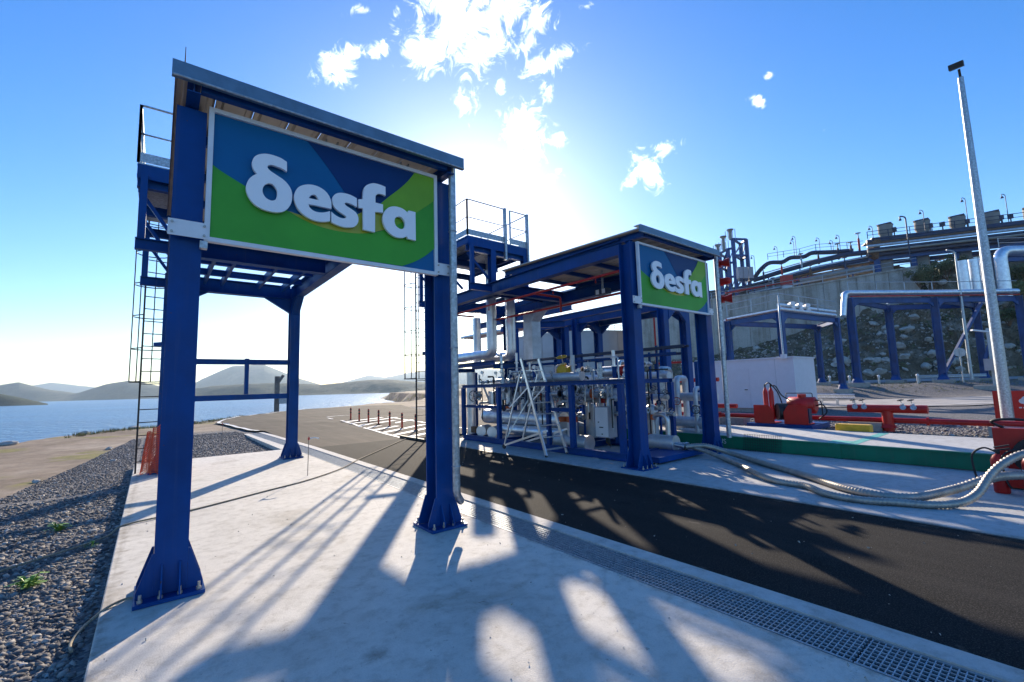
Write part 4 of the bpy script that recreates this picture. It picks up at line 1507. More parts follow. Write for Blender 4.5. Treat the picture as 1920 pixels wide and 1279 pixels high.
def pipe(parent, pts, r, m='silver', bends=.2, n=16, name='pipe', bands=True):
    c = MB()
    P = bend(pts, max(bends, r * 1.3), 6)
    c.tube(P, r, n)
    o = c.build(name, M[m], parent)
    if bands:
        # lap joints of the cladding
        for a, b in zip(pts, pts[1:]):
            a, b = V(a), V(b)
            ln = (b - a).length
            k = int(ln / .9)
            for i in range(1, k + 1):
                p = a.lerp(b, i / (k + 1))
                d = (b - a).normalized()
                s = MB(); s.tube([p - d * .012, p + d * .012], r + .005, n)
                s.build('joint_band', M[m], o)
    return o


def band(parent, p, q, r, m='orange', n=16):
    c = MB(); c.tube([p, q], r, n)
    return c.build('warning_band', M[m], parent)


def valve(parent, p, s=1.0, axis=(0, 1, 0), wheel=(0, 0, 1), m='galv', wm='dark', big=False):
    """gate valve: body with two flanges, bonnet, stem and hand wheel"""
    p, axis, wheel = V(p), V(axis).normalized(), V(wheel).normalized()
    c = MB()
    c.ball(p, .085 * s, 10, 6)
    c.cyl(p - axis * .14 * s, p + axis * .14 * s, .055 * s, 10)
    for k in (-1, 1):
        c.cyl(p + axis * (.12 * k) * s, p + axis * (.15 * k) * s, .1 * s, 12)
    c.cyl(p, p + wheel * .17 * s, .05 * s, 10)
    c.cyl(p + wheel * .15 * s, p + wheel * .175 * s, .075 * s, 10)
    o = c.build('valve', M[m], parent)
    c = MB()
    c.cyl(p + wheel * .175 * s, p + wheel * .36 * s, .014 * s, 6)
    o2 = c.build('stem', M['steel'], o)
    c = MB()
    hub = p + wheel * .33 * s
    R_ = (.17 if big else .105) * s
    c.ring(hub, wheel, R_, .012 * s, 18, 6)
    a = wheel.orthogonal().normalized(); b = wheel.cross(a)
    for k in range(4):
        t = math.pi * k / 2 + .4
        c.cyl(hub, hub + (a * math.cos(t) + b * math.sin(t)) * R_, .008 * s, 5)
    c.build('hand_wheel', M[wm], o)
    return o


# main silver headers
pipe(skid, [(8.85, 12.6, .72), (8.85, 8.9, .72)], .235)
pipe(skid, [(8.62, 11.4, .38), (8.62, 8.75, .38)], .15)
pipe(skid, [(8.85, 12.2, .96), (8.85, 12.2, 1.55)], .15, bands=False)
pipe(skid, [(8.85, 11.35, .96), (8.85, 11.35, 1.6)], .10, bands=False)
band(skid, (8.85, 11.35, 1.0), (8.85, 11.35, 1.12), .112)
band(skid, (8.85, 12.2, 1.02), (8.85, 12.2, 1.12), .16, 'orange')
# two short capped drums at the far end
for yy in (12.2, 11.6):
    c = MB(); c.cyl((8.75, yy + .2, .30), (8.26, yy - .12, .30), .16, 20); o = c.build('capped_drum', M['silver_flat'], skid)
    c = MB(); c.cyl((8.26, yy - .12, .30), (8.235, yy - .136, .30), .168, 20); c.build('end_cap', M['silver'], o)
c = MB(); c.box(8.2, 8.5, 12.35, 12.6, .22, .42); c.build('junction_box', M['brown'], skid)
# capped tee in front of the control box
c = MB(); c.cyl((8.45, 8.75, .24), (8.45, 7.66, .24), .19, 24); o = c.build('tee_pipe', M['silver_flat'], skid)
c = MB(); c.cyl((8.45, 7.66, .24), (8.45, 7.63, .24), .2, 24); c.build('end_cap', M['silver'], o)
c = MB(); c.cyl((8.45, 8.2, .24), (8.45, 8.2, .78), .13, 20); c.build('tee_riser', M['silver'], skid)
band(skid, (8.45, 8.2, .74), (8.45, 8.2, .88), .145)
band(skid, (8.45, 8.52, .74), (8.45, 8.52, .86), .13)
pipe(skid, [(8.45, 8.2, .85), (8.45, 8.2, 1.3), (9.6, 8.2, 1.3)], .09, 'galv', bands=False)
# middle and upper runs
pipe(skid, [(9.0, 8.6, 1.45), (9.0, 6.5, 1.45)], .13, 'silver_flat')
band(skid, (9.0, 7.95, 1.45), (9.0, 7.83, 1.45), .137, 'orange')
pipe(skid, [(9.4, 8.0, 2.02), (9.4, 7.0, 2.02)], .14, 'silver')
band(skid, (9.4, 7.25, 2.02), (9.4, 7.14, 2.02), .147, 'red')
pipe(skid, [(8.9, 9.6, 1.92), (8.9, 8.2, 1.92)], .12, 'silver_flat')
pipe(skid, [(9.5, 12.3, 1.35), (9.5, 9.2, 1.35), (9.5, 9.2, 2.2)], .12, 'silver_flat')
pipe(skid, [(9.2, 12.5, 1.9), (9.2, 10.6, 1.9)], .07, 'galv', bands=False)
band(skid, (9.5, 10.5, 1.35), (9.5, 10.35, 1.35), .13)
band(skid, (9.5, 9.7, 1.35), (9.5, 9.55, 1.35), .13)
band(skid, (8.85, 9.3, .72), (8.85, 9.22, .72), .242, 'silver_flat')
# arch and flanged outlet at the hose end
pipe(skid, [(9.5, 6.5, .35), (9.5, 6.5, .93), (9.5, 6.1, .93), (9.5, 6.1, .35)], .06, 'steel', .18, bands=False)
band(skid, (9.5, 6.5, .8), (9.5, 6.5, .92), .068)
c = MB(); c.cyl((9.35, 6.5, .30), (9.35, 5.85, .30), .17, 20); o = c.build('outlet_drum', M['silver_flat'], skid)
c = MB(); c.cyl((9.35, 5.85, .30), (9.35, 5.82, .30), .178, 20); c.build('end_cap', M['silver'], o)
band(skid, (9.35, 6.5, .30), (9.35, 6.66, .30), .178, 'red')
for xx in (9.3, 9.42):
    c = MB(); c.cyl((xx, 5.82, .28), (xx + .05, 5.6, .24), .05, 10); c.cyl((xx + .05, 5.66, .25), (xx + .06, 5.6, .24), .085, 10); c.build('hose_coupling', M['steel'], skid)
for k in range(7):
    valve(skid, (9.5 + .03 * (k % 2), 6.0 + .16 * k, .95 + .13 * ((k * 3) % 5)), .62, (0, 1, 0), (-.6, -.5, .4 + .2 * (k % 3)), 'steel' if k % 2 else 'galv', 'dark')
# control cabinet
c = MB(); c.box(8.42, 8.72, 6.98, 7.4, .42, 1.15)
cab = c.build('control_cabinet', M['pinkgrey'], skid)
c = MB(); c.box(8.408, 8.419, 7.0, 7.38, .44, 1.13); c.build('cabinet_door', mat('cabinet door', (.78, .70, .66), .5, var=.06), cab)
for (yy, zz) in ((7.28, .78), (7.2, .66), (7.24, .66), (7.16, .66), (7.18, .50)):
    c = MB(); c.box(8.403, 8.4075, yy - .02, yy + .02, zz - .012, zz + .012); c.build('label_plate', M['dark'], cab)
for k in range(5):
    c = MB(); c.tube(spline([(8.5 + .05 * k, 7.05 + .06 * k, .42), (8.46 + .05 * k, 7.0 + .07 * k, .28), (8.6 + .06 * k, 7.1 + .05 * k, .18)], 6), .014, 6); c.build('cable', M['dark'], cab)
# valves on the headers
for (p, s, ax, wh, big) in (((8.4, 12.35, 1.42), 1.0, (0, 0, 1), (-1, -.3, 0), True), ((8.85, 11.35, 1.62), .9, (0, 0, 1), (-.7, -.7, .1), False), ((8.85, 10.4, 1.1), .9, (0, 1, 0), (0, 0, 1), False),
                           ((8.85, 9.7, 1.12), .8, (0, 1, 0), (0, 0, 1), False), ((9.1, 9.9, 1.6), .9, (0, 1, 0), (-.3, -.2, .9), False), ((9.0, 8.9, 1.45), .9, (0, 1, 0), (0, 0, 1), False), ((9.3, 11.6, 1.9), .9, (0, 1, 0), (0, 0, 1), False),
                           ((9.3, 12.2, 1.9), .8, (0, 1, 0), (0, 0, 1), False), ((9.2, 10.9, 1.9), .8, (0, 1, 0), (0, 0, 1), False), ((8.55, 9.3, 1.2), .7, (1, 0, 0), (0, 0, 1), False), ((8.5, 10.1, 1.25), .75, (1, 0, 0), (0, -.3, 1), False),
                           ((9.6, 8.6, 2.1), .8, (0, 1, 0), (0, 0, 1), False), ((9.7, 9.4, 2.2), .8, (0, 1, 0), (0, 0, 1), False), ((8.6, 7.9, 1.5), .7, (0, 0, 1), (-1, 0, 0), False), ((9.0, 6.9, 1.75), .8, (0, 0, 1), (-.6, -.6, 0), False),
                           ((9.7, 11.9, .7), .9, (0, 1, 0), (-.8, -.2, .3), False), ((9.7, 10.2, .75), .9, (0, 1, 0), (-.8, -.2, .3), False), ((9.2, 8.6, .8), .8, (0, 1, 0), (-.2, 0, 1), False)):
    valve(skid, p, s, ax, wh, 'galv', 'dark', big)
o = valve(skid, (9.2, 9.15, 2.08), 1.35, (0, 1, 0), (-.3, -.1, .9), 'yellow', 'yellow')
c = MB(); c.cyl((9.2, 9.15, 2.1), (8.95, 9.0, 2.12), .13, 14); c.ball((9.2, 9.3, 2.15), .13, 10, 6); c.build('actuator', M['yellow'], o)
# thin instrument tubing and posts
ri = random.Random(3)
for k in range(46):
    x, y = ri.uniform(8.15, 9.9), ri.uniform(6.4, 12.6)
    z0, z1 = ri.uniform(.2, 1.2), ri.uniform(1.3, 2.35)
    pts = [(x, y, z0), (x, y, z1), (x + ri.uniform(-.3, .3), y + ri.uniform(-.8, .8), z1), ]
    c = MB(); c.tube(bend(pts, .05, 3), ri.choice((.012, .018, .026)), 7)
    c.build('instrument_tube', M[ri.choice(('galv', 'steel', 'dark', 'galv'))], skid)
for k in range(16):
    x, y, z = ri.uniform(8.2, 9.8), ri.uniform(6.5, 12.5), ri.uniform(1.15, 2.3)
    c = MB()
    c.cyl((x, y, z), (x - .05, y - .03, z), .055, 12)
    c.cyl((x + .03, y + .02, z - .12), (x + .03, y + .02, z), .012, 6)
    c.build('pressure_gauge', M['steel'], skid)
for k, (x, y, z) in enumerate(((9.4, 7.9, 1.28), (8.6, 9.7, 1.55), (9.5, 11.2, 1.6), (8.3, 8.9, 1.42), (9.6, 7.2, 1.15), (9.7, 12.0, 1.55))):
    c = MB(); c.box(x - .07, x + .07, y - .06, y + .06, z - .09, z + .09); c.build('instrument_box', M[('red', 'galv', 'pinkgrey', 'orange', 'red', 'galv')[k]], skid)

# ---- aluminium platform ladder standing on the pad in front of the skid
lad = thing('platform_ladder', 'aluminium platform step ladder leaning open in front of the skid', 'ladder', (7.75, 8.9, 0))
FOOT = [(7.30, 7.97), (7.97, 7.94)]
BACK = [(7.52, 9.91), (8.10, 9.87)]
TOP = [(7.50, 9.05), (8.08, 9.0)]
for f, t_, b in zip(FOOT, TOP, BACK):
    c = MB(); c.bar((*f, .02), (t_[0], t_[1] + .0, 2.42), .035, .085); c.build('stile', M['alu'], lad)
    c = MB(); c.bar((*b, .06), (t_[0] + .01, t_[1] + .08, 2.0), .03, .045); c.build('rear_leg', M['alu'], lad)
    c = MB(); c.bar((b[0], b[1], .10), (f[0] + .05, f[1] - .28 if False else f[1] + .0, .62), .03, .05); c.build('stabiliser', M['alu'], lad)
    c = MB(); c.cyl((f[0], f[1], .008), (f[0], f[1], .05), .04, 8); c.build('rubber_foot', M['dark'], lad)
    c = MB(); c.bar((b[0] * .5 + f[0] * .5 - .1, 9.35, 1.15), ((t_[0]), 8.75, 1.7), .02, .03); c.build('stay', M['alu'], lad)
    c = MB(); c.cyl((b[0] - .02, b[1], .068), (b[0] + .02, b[1], .068), .06, 14); c.build('wheel', M['dark'], lad)
for k in range(8):
    u = .06 + k * .115
    a = V((*FOOT[0], .02)).lerp(V((TOP[0][0], TOP[0][1], 2.42)), u)
    b = V((*FOOT[1], .02)).lerp(V((TOP[1][0], TOP[1][1], 2.42)), u)
    c = MB(); c.bar(a + V((.02, .04, 0)), b + V((-.02, .04, 0)), .11, .025); c.build('step', M['alu'], lad)
c = MB(); c.bar((*BACK[0], .75), (*BACK[1], .75), .03, .04, (0, 0, 1)); c.build('rear_brace', M['alu'], lad)
c = MB(); c.bar((BACK[0][0], BACK[0][1] - .1, .3), (BACK[1][0] - .01, BACK[1][1] - .35, 1.3), .02, .03); c.build('rear_brace', M['alu'], lad)

# ---- insulated risers through the platform
for lab, pts, r in (('thick silver riser turning down beside the ladder cage', [(8.6, 14.4, 2.78), (8.6, 11.85, 2.78), (8.6, 11.85, 6.4)], .17),
                    ('silver riser nearest the grey duct with an elbow at its foot', [(9.2, 13.0, 2.72), (9.2, 11.6, 2.72), (9.2, 11.6, 4.9)], .17),
                    ('hindmost silver riser standing free of the platform', [(9.4, 13.9, 2.6), (9.4, 13.9, 4.3)], .15),):
    t = thing('insulated_pipe', lab, 'pipe', pts[1], 'silver risers by the platform')
    pipe(t, pts, r, 'silver', .05)
c = None
t = thing('support_frame', 'low blue frame carrying the silver risers behind the skid', 'frame', (9.2, 13.2, 0))
for (p, q) in (((8.3, 14.6, 2.46), (8.3, 11.3, 2.46)), ((9.6, 14.6, 2.46), (9.6, 11.3, 2.46)), ((8.3, 11.4, 2.34), (9.6, 11.4, 2.34)), ((8.3, 14.4, 2.34), (9.6, 14.4, 2.34))):
    b = MB(); b.hbeam(p, q, .12, .14); b.build('beam', M['blue'], t)
for p in ((8.3, 14.4), (9.6, 14.4)):
    b = MB(); b.hbeam((*p, .0), (*p, 2.26), .14, .14, up=(0, 1, 0)); b.build('post', M['blue'], t)
for k, (x, y) in enumerate(((8.55, 14.3), (8.95, 13.7), (9.3, 14.2))):
    t = thing('insulated_pipe', ('left', 'middle', 'right')[k] + 'most of three silver stub pipes under the low blue frame', 'pipe', (x, y, .1), 'silver stub pipes behind the skid')
    pipe(t, [(x, y, .05), (x, y, 2.25)], .15, 'silver', .05)

# grey rectangular duct that bends over under the canopy
t = thing('duct', 'grey sheet metal duct rising and bending over behind the ladder', 'duct', (10.85, 12.4, 0))
c = MB(); c.box(10.62, 11.05, 12.15, 12.62, .0, 4.05); o = c.build('riser', M['silver_flat'], t)
c = MB(); c.prism([(12.62, 4.06), (12.15, 4.06), (11.75, 4.42), (9.2, 4.42), (9.2, 4.86), (12.0, 4.86), (12.62, 4.45)], (10.62, 0, 0), (0, 1, 0), (0, 0, 1), .43)
c.build('bend', M['silver_flat'], t)
for zz in (1.0, 2.2, 3.4):
    c = MB(); c.box(10.60, 11.07, 12.13, 12.64, zz - .02, zz + .02); c.build('duct_flange', M['silver_flat'], o)

# red sprinkler pipes under the right canopy
t = thing('sprinkler_pipe', 'red sprinkler pipe running along the near side of the skid canopy', 'pipe', (7.75, 9, 4.1), 'red sprinkler pipes')
pipe(t, [(7.75, 5.75, 4.12), (7.75, 12.9, 4.16), (8.6, 12.9, 4.16)], .032, 'red', .1, 8, bands=False)
for yy in (6.6, 8.0, 9.4, 10.8):
    c = MB(); c.cyl((7.75, yy, 4.10), (7.75, yy, 4.02), .012, 6); c.cyl((7.75, yy, 4.02), (7.75, yy, 3.99), .03, 8, .01); c.build('sprinkler_head', M['red'], t)
t = thing('sprinkler_pipe', 'red sprinkler pipe deeper under the skid canopy with a drop leg', 'pipe', (8.75, 8, 3.9), 'red sprinkler pipes')
pipe(t, [(8.75, 5.8, 3.88), (8.75, 12.2, 3.92)], .032, 'red', .1, 8, bands=False)
pipe(t, [(7.78, 8.72, 4.13), (8.72, 8.72, 4.13), (8.72, 8.72, 3.7)], .03, 'red', .06, 8, bands=False)
# lamp box hanging under the canopy
t = thing('light_box', 'white framed flameproof lamp under the skid canopy', 'lamp', (8.9, 7.4, 4.0))
c = MB(); c.box(8.8, 8.98, 7.15, 7.55, 3.98, 4.12); o = c.build('housing', M['navy'], t)
for yy in (7.2, 7.4):
    c = MB(); c.box(8.788, 8.799, yy, yy + .1, 3.99, 4.11); c.build('lamp_window', M['white'], o)
c = MB(); c.bar((8.89, 7.35, 4.12), (8.89, 7.35, 4.62), .04, .04); c.build('hanger', M['galv'], t)

# cable trays behind the skid at head height
for k, (x, z) in enumerate(((10.35, 2.42), (10.7, 2.62))):
    t = thing('cable_tray', ('nearer, lower', 'farther, higher')[k] + ' cable tray with black cables behind the skid', 'cable tray', (x, 9.5, z))
    c = MB()
    for s in (-.14, .14):
        c.bar((x + s, 6.2, z), (x + s, 13.4, z), .015, .07)
    for j in range(25):
        c.bar((x - .13, 6.3 + j * .29, z - .02), (x + .13, 6.3 + j * .29, z - .02), .03, .012)
    c.build('tray', M['blue' if k == 0 else 'navy'], t)
    for s in (-.08, -.02, .05):
        c = MB(); c.tube(spline([(x + s + .015 * math.sin(y * 3 + s * 40), y, z + .01 + .008 * math.sin(y * 5)) for y in np.linspace(6.2, 13.4, 14)], 2), .016, 6); c.build('cable', M['dark'] if s != -.02 else M['blue'], t)
    for yy in (7.2, 10.0, 12.8):
        c = MB(); c.bar((x + .18, yy, .01), (x + .18, yy, z + .1), .05, .05); c.build('post', M['blue'], t)

# ---- corrugated transfer hoses on the pad
def hose(label, pts, r):
    P = spline(pts, 46)
    t = thing('hose', label, 'hose', tuple(P[len(P) // 2]), 'corrugated steel hoses')
    c = MB()
    acc_, L_ = [0], 0
    for a, b in zip(P, P[1:]):
        L_ += (b - a).length
        acc_.append(L_)
    nst = int(L_ / .016)
    Q = []
    j = 0
    for i in range(nst):
        s = L_ * i / (nst - 1)
        while j < len(acc_) - 2 and acc_[j + 1] < s:
            j += 1
        u = (s - acc_[j]) / max(1e-6, acc_[j + 1] - acc_[j])
        Q.append(P[j].lerp(P[j + 1], min(1, u)))
    c.tube(Q, [r * (1.0 + (.12 if i % 3 == 0 else -.06)) for i in range(len(Q))], 12)
    c.build('corrugated_tube', M['hose'], t)
    return t


M['hose'] = mat('hose steel', (.40, .37, .33), .5, .7, var=.15, vscale=8)
hose('upper of two corrugated steel hoses running over the pad to the reel', [(9.36, 5.60, .24), (9.62, 5.25, .26), (9.78, 4.75, .12), (9.28, 3.85, .062), (8.64, 2.98, .06), (8.07, 2.32, .06), (7.88, 1.85, .06), (8.08, 1.5, .062), (8.6, 1.18, .13), (8.85, .90, .26), (9.1, .72, .30), (9.4, .4, .30), (9.6, .1, .28)], .054)
hose('lower of two corrugated steel hoses looping nearest the asphalt', [(9.48, 5.60, .24), (9.5, 5.2, .16), (9.3, 4.65, .06), (8.84, 4.12, .055), (8.2, 3.62, .09), (7.93, 3.2, .055), (7.86, 2.75, .055), (7.52, 2.37, .055), (7.45, 1.96, .055), (7.62, 1.6, .055), (7.76, 1.29, .055), (8.02, 1.06, .08), (8.25, .92, .18), (8.45, .80, .40), (8.6, .66, .56), (8.8, .48, .66), (9.1, .2, .68), (9.3, 0, .66)], .047)

# ---- second row of process equipment behind the skid
rq = random.Random(44)
t = thing('valve_bank', 'crowded bank of grey pipes and valves standing behind the pump skid', 'valve bank', (12.2, 10, 0))
for k in range(9):
    y = 6.6 + k * .85
    x = 11.7 + .5 * (k % 3)
    pipe(t, [(x, y, .1), (x, y, 1.5 + .3 * (k % 4)), (x + .8, y + .2, 1.5 + .3 * (k % 4)), (x + .8, y + .2, .1)], .06 + .03 * (k % 3), rq.choice(('galv', 'silver_flat', 'steel')), .15, 10, bands=False)
    valve(t, (x, y, .9 + .2 * (k % 2)), 1.0, (0, 0, 1), (-.8, -.4, .1), rq.choice(('galv', 'steel')), rq.choice(('dark', 'red', 'dark')))
pipe(t, [(11.8, 6.3, .55), (11.8, 13.4, .55)], .16, 'silver_flat')
pipe(t, [(12.3, 6.3, 1.25), (12.3, 13.4, 1.25)], .12, 'silver_flat')
pipe(t, [(12.7, 8.0, 1.9), (12.7, 13.4, 1.9)], .14, 'silver_flat')
for k in range(5):
    y = 7.2 + k * 1.4
    b = MB(); b.bar((12.95, y, 0), (12.95, y, 2.3), .1, .1); b.build('post', M['blue'], t)
for k in range(4):
    y = 7.6 + k * 1.5
    band(t, (12.3, y, 1.25), (12.3, y + .14, 1.25), .13, ('orange', 'red')[k % 2])
    b = MB(); b.box(11.5, 11.7, y, y + .3, 1.5, 1.85); b.build('instrument_box', M[('galv', 'pinkgrey', 'red', 'galv')[k]], t)
# more small bore piping and cable bundles on the skid itself
for k in range(26):
    y = 6.5 + k * .24
    x = rq.uniform(8.2, 9.6)
    z = rq.uniform(1.05, 1.65)
    pts = [(x, y, .95), (x, y, z), (x + rq.uniform(.2, .6), y, z), (x + rq.uniform(.2, .6), y + rq.uniform(-.2, .2), rq.uniform(1.7, 2.2))]
    c = MB(); c.tube(bend(pts, .06, 3), rq.choice((.02, .028, .036)), 8); c.build('small_pipe', M[rq.choice(('galv', 'steel', 'silver_flat', 'navy'))], skid)
for k in range(10):
    y = 6.6 + k * .62
    valve(skid, (rq.uniform(8.3, 9.7), y, rq.uniform(.95, 1.6)), rq.uniform(.55, .8), rq.choice(((0, 1, 0), (1, 0, 0), (0, 0, 1))), (-.5, -.3, rq.uniform(-.2, .9)), rq.choice(('galv', 'steel', 'navy')), 'dark')
for k in range(6):
    y = 6.7 + k
    c = MB(); c.cyl((9.75, y, .2), (9.75, y, 1.0), .16, 14); c.ball((9.75, y, 1.0), .16, 12, 6); c.build('filter_vessel', M[('silver_flat', 'navy', 'silver_flat', 'galv', 'navy', 'silver_flat')[k]], skid)
# dense small-bore fittings filling the skid: short silver spools, flanges and elbows
for k in range(64):
    x, y, z = rq.uniform(8.15, 9.85), rq.uniform(6.4, 12.6), rq.uniform(.95, 2.25)
    r = rq.uniform(.03, .075)
    ax = V(rq.choice(((0, 1, 0), (0, 1, 0), (1, 0, 0), (0, 0, 1))))
    L_ = rq.uniform(.25, .7)
    p = V((x, y, z))
    c = MB()
    if k % 3 == 0:
        o2 = V((0, 0, 1)) if ax.z == 0 else V((0, 1, 0))
        c.tube(bend([p, p + ax * L_, p + ax * L_ + o2 * rq.uniform(.15, .4)], r * 1.6, 4), r, 10)
    else:
        c.tube([p, p + ax * L_], r, 10)
    for q_ in (p, p + ax * L_ * .5):
        c.tube([q_, q_ + ax * .03], r * 1.7, 12)
    c.build('flanged_spool', M[rq.choice(('silver', 'silver', 'silver_flat', 'galv', 'steel', 'white'))], skid)
# ------------------------------------------------------------------ weighbridge, fire equipment, cabin, light pole
wb = thing('weighbridge', 'raised weighbridge with a green steel side and concrete deck', 'weighbridge', (12.7, 3, 0))
c = MB(); c.box(11.36, 14.1, -4, 13.5, -.1, .30)
c.build('deck', M['pad'], wb)
for (a, b) in ((-4, 3.24), (3.30, 9.5)):
    c = MB(); c.box(11.27, 11.352, a, b, .012, .31); c.build('side_beam', M['green'], wb)
    c = MB(); c.box(11.235, 11.268, a, b, .285, .312); c.build('side_lip', M['green'], wb)
c = MB(); c.box(11.25, 11.35, 3.20, 3.34, -.02, .30); c.build('joint_foot', M['green'], wb)
for yy in (3.05,):
    c = MB(); c.box(11.4, 14.0, yy - .09, yy + .09, .3015, .304); c.build('painted_line', M['teal'], wb)
c = MB(); c.box(11.3, 11.9, 3.1, 3.5, .3045, .306); c.build('painted_line', M['teal'], wb)
# stencilled number on the green side
txt = bpy.data.curves.new('stencil', 'FONT')
txt.body = '80US'
txt.size = .17
tmp = bpy.data.objects.new('stencil', txt)
me = bpy.data.meshes.new_from_object(tmp)
bpy.data.objects.remove(tmp)
for v in me.vertices:
    x, z, _ = v.co
    v.co = (11.266, 5.98 - x, .115 + z)
me.materials.append(M['white'])
link('stencil', me, wb)

mesh_t = thing('mesh_panel', 'dark wire mesh panel leaning on the green weighbridge side', 'mesh', (11.2, 4.7, 0))
c = MB()
for k in range(22):
    y = 4.32 + k * .039
    c.bar((11.13, y, .012), (11.232, y, .40), .006, .006)
c.build('vertical_wire', M['dark'], mesh_t)
c = MB()
for k in range(7):
    u = .03 + k * .155
    c.bar((11.128 + .102 * u, 4.3, .012 + .388 * u), (11.128 + .102 * u, 5.16, .012 + .388 * u), .006, .006)
c.build('horizontal_wire', M['dark'], mesh_t)

yb_ = MB(); yb_.box(14.14, 14.42, 3.35, 4.1, -.12, .47)
o = yb_.build('concrete_block', M['yellow']); tag(o, 'yellow painted block behind the weighbridge deck', 'block')
bv = o.modifiers.new('edge', 'BEVEL'); bv.width = .03; bv.segments = 3

# red fire main on concrete sleepers
fm = thing('fire_main', 'long red fire water pipe on concrete sleepers behind the weighbridge', 'pipe', (18.9, 5, 0))
pipe(fm, [(18.9, 26, .24), (18.9, 6.9, .24)], .085, 'red', .1, 14, bands=False)
pipe(fm, [(18.9, 6.8, .24), (18.9, -6, .26)], .085, 'red', .1, 14, bands=False)
for yy in (11.5, 9.0, 4.6, 1.2, -1.5):
    c = MB(); c.box(18.6, 19.2, yy - .5, yy + .5, -.14, .15); c.build('sleeper', M['footing'], fm)
for yy in (9.6, 3.0):
    c = MB(); c.cyl((18.9, yy - .03, .24), (18.9, yy + .03, .24), .13, 14); c.build('flange', M['red'], fm)
t = thing('hydrant_manifold', 'red hydrant manifold with four black valves above the fire pipe', 'hydrant', (18.9, 3.9, 0))
c = MB(); c.cyl((18.75, 3.95, -.1), (18.75, 3.95, .55), .15, 14); c.cyl((18.75, 3.95, .02), (18.75, 3.95, .14), .24, 14, .16); c.build('stand', M['red'], t)
c = MB(); c.cyl((18.75, 5.0, .62), (18.75, 2.95, .62), .13, 14); c.build('header', M['red'], t)
for yy in (4.75, 4.5, 3.5, 3.25):
    o = valve(t, (18.66, yy, .66), .8, (-.8, 0, .2), (-.2, .2, .9), 'galv', 'dark')

# foam cart: two red panels, cylinders, tank
fc = thing('foam_unit', 'red fire fighting foam unit with gas cylinders and a tank', 'fire unit', (18.3, 6.8, 0))
c = MB(); c.box(17.75, 19.5, 5.8, 8.0, -.12, .06); c.build('skid_base', M['blue'], fc)
for (ya, yb2) in ((7.05, 7.75), (5.95, 6.72)):
    c = MB(); c.prism([(ya, .07), (yb2, .07), (yb2, .74), (ya + (.18 if ya > 6.5 else 0), .74), (ya, .5)] if ya > 6.5 else [(ya, .07), (yb2, .07), (yb2, .5), (yb2 - .16, .74), (ya, .74)], (17.86, 0, 0), (0, 1, 0), (0, 0, 1), .03)
    c.build('side_panel', M['red'], fc)
    c = MB(); c.box(17.9, 18.5, ya, yb2, .07, .1); c.build('tray', M['red'], fc)
for k in range(2):
    c = MB(); y = 7.22 + k * .2
    c.tube([(18.2, y, .2), (18.2, y, 1.22), (18.2, y, 1.32), (18.2, y, 1.38)], [.085, .085, .05, .03], 12)
    o = c.build('gas_cylinder', M['red'], fc)
    c = MB(); c.cyl((18.2, y, 1.38), (18.2, y, 1.5), .028, 8); c.cyl((18.2, y, 1.46), (18.1, y - .04, 1.5), .02, 6); c.build('cylinder_valve', M['dark'], o)
c = MB(); c.tube([(18.5, 6.75, .72), (18.5, 6.72, .72), (18.5, 5.9, .72), (18.5, 5.86, .72)], [.22, .30, .30, .22], 18); o = c.build('foam_tank', M['red'], fc)
c = MB(); c.cyl((18.5, 6.3, 1.0), (18.5, 6.3, 1.12), .14, 14); c.build('manhole', M['red'], o)
c = MB(); c.tube(bend([(18.3, 6.75, 1.02), (18.3, 6.75, 1.16), (18.3, 5.9, 1.16), (18.3, 5.9, 1.02)], .05, 3), .015, 6); c.build('lifting_rail', M['dark'], o)
c = MB(); c.cyl((18.05, 7.0, .5), (18.25, 6.75, .5), .3, 20); c.build('hose_reel', M['dark'], fc)
c = MB(); c.cyl((18.02, 6.78, .45), (18.22, 6.6, .45), .24, 20); c.build('hose_reel', M['dark'], fc)
for pts in ([(18.2, 7.2, 1.45), (18.1, 7.0, 1.42), (18.15, 6.85, 1.1), (18.3, 6.7, .95)], [(18.2, 7.4, 1.48), (18.05, 7.2, 1.55), (18.1, 6.95, 1.2), (18.2, 6.85, .7)], [(18.5, 5.88, .7), (18.3, 5.6, .75), (18.3, 5.5, .5), (18.5, 5.8, .25)], [(18.5, 5.88, .9), (18.2, 5.62, .85), (18.2, 5.6, .4)]):
    c = MB(); c.tube(spline(pts, 6), .022, 7); c.build('hose', M['dark'], fc)
c = MB(); c.box(17.95, 18.2, 5.93, 6.1, .12, .62); c.build('pump', M['navy'], fc)

# red riser with valves near the cabin
t = thing('fire_riser', 'red fire riser with stacked valves beside the blue rack column', 'pipe', (19.2, 11.3, 0))
pipe(t, [(19.0, 11.0, .2), (19.0, 11.0, 2.6), (19.0, 12.6, 2.6), (19.0, 12.6, 5.0)], .05, 'red', .1, 10, bands=False)
pipe(t, [(19.0, 12.5, 1.75), (19.0, 9.6, 1.75)], .09, 'red', .1, 12, bands=False)
pipe(t, [(19.0, 12.8, .62), (19.0, 8.9, .62)], .09, 'red', .1, 12, bands=False)
for zz in (1.45, 1.2, .9):
    valve(t, (19.0, 11.0, zz), .75, (0, 0, 1), (-.8, -.4, 0), 'red', 'red')

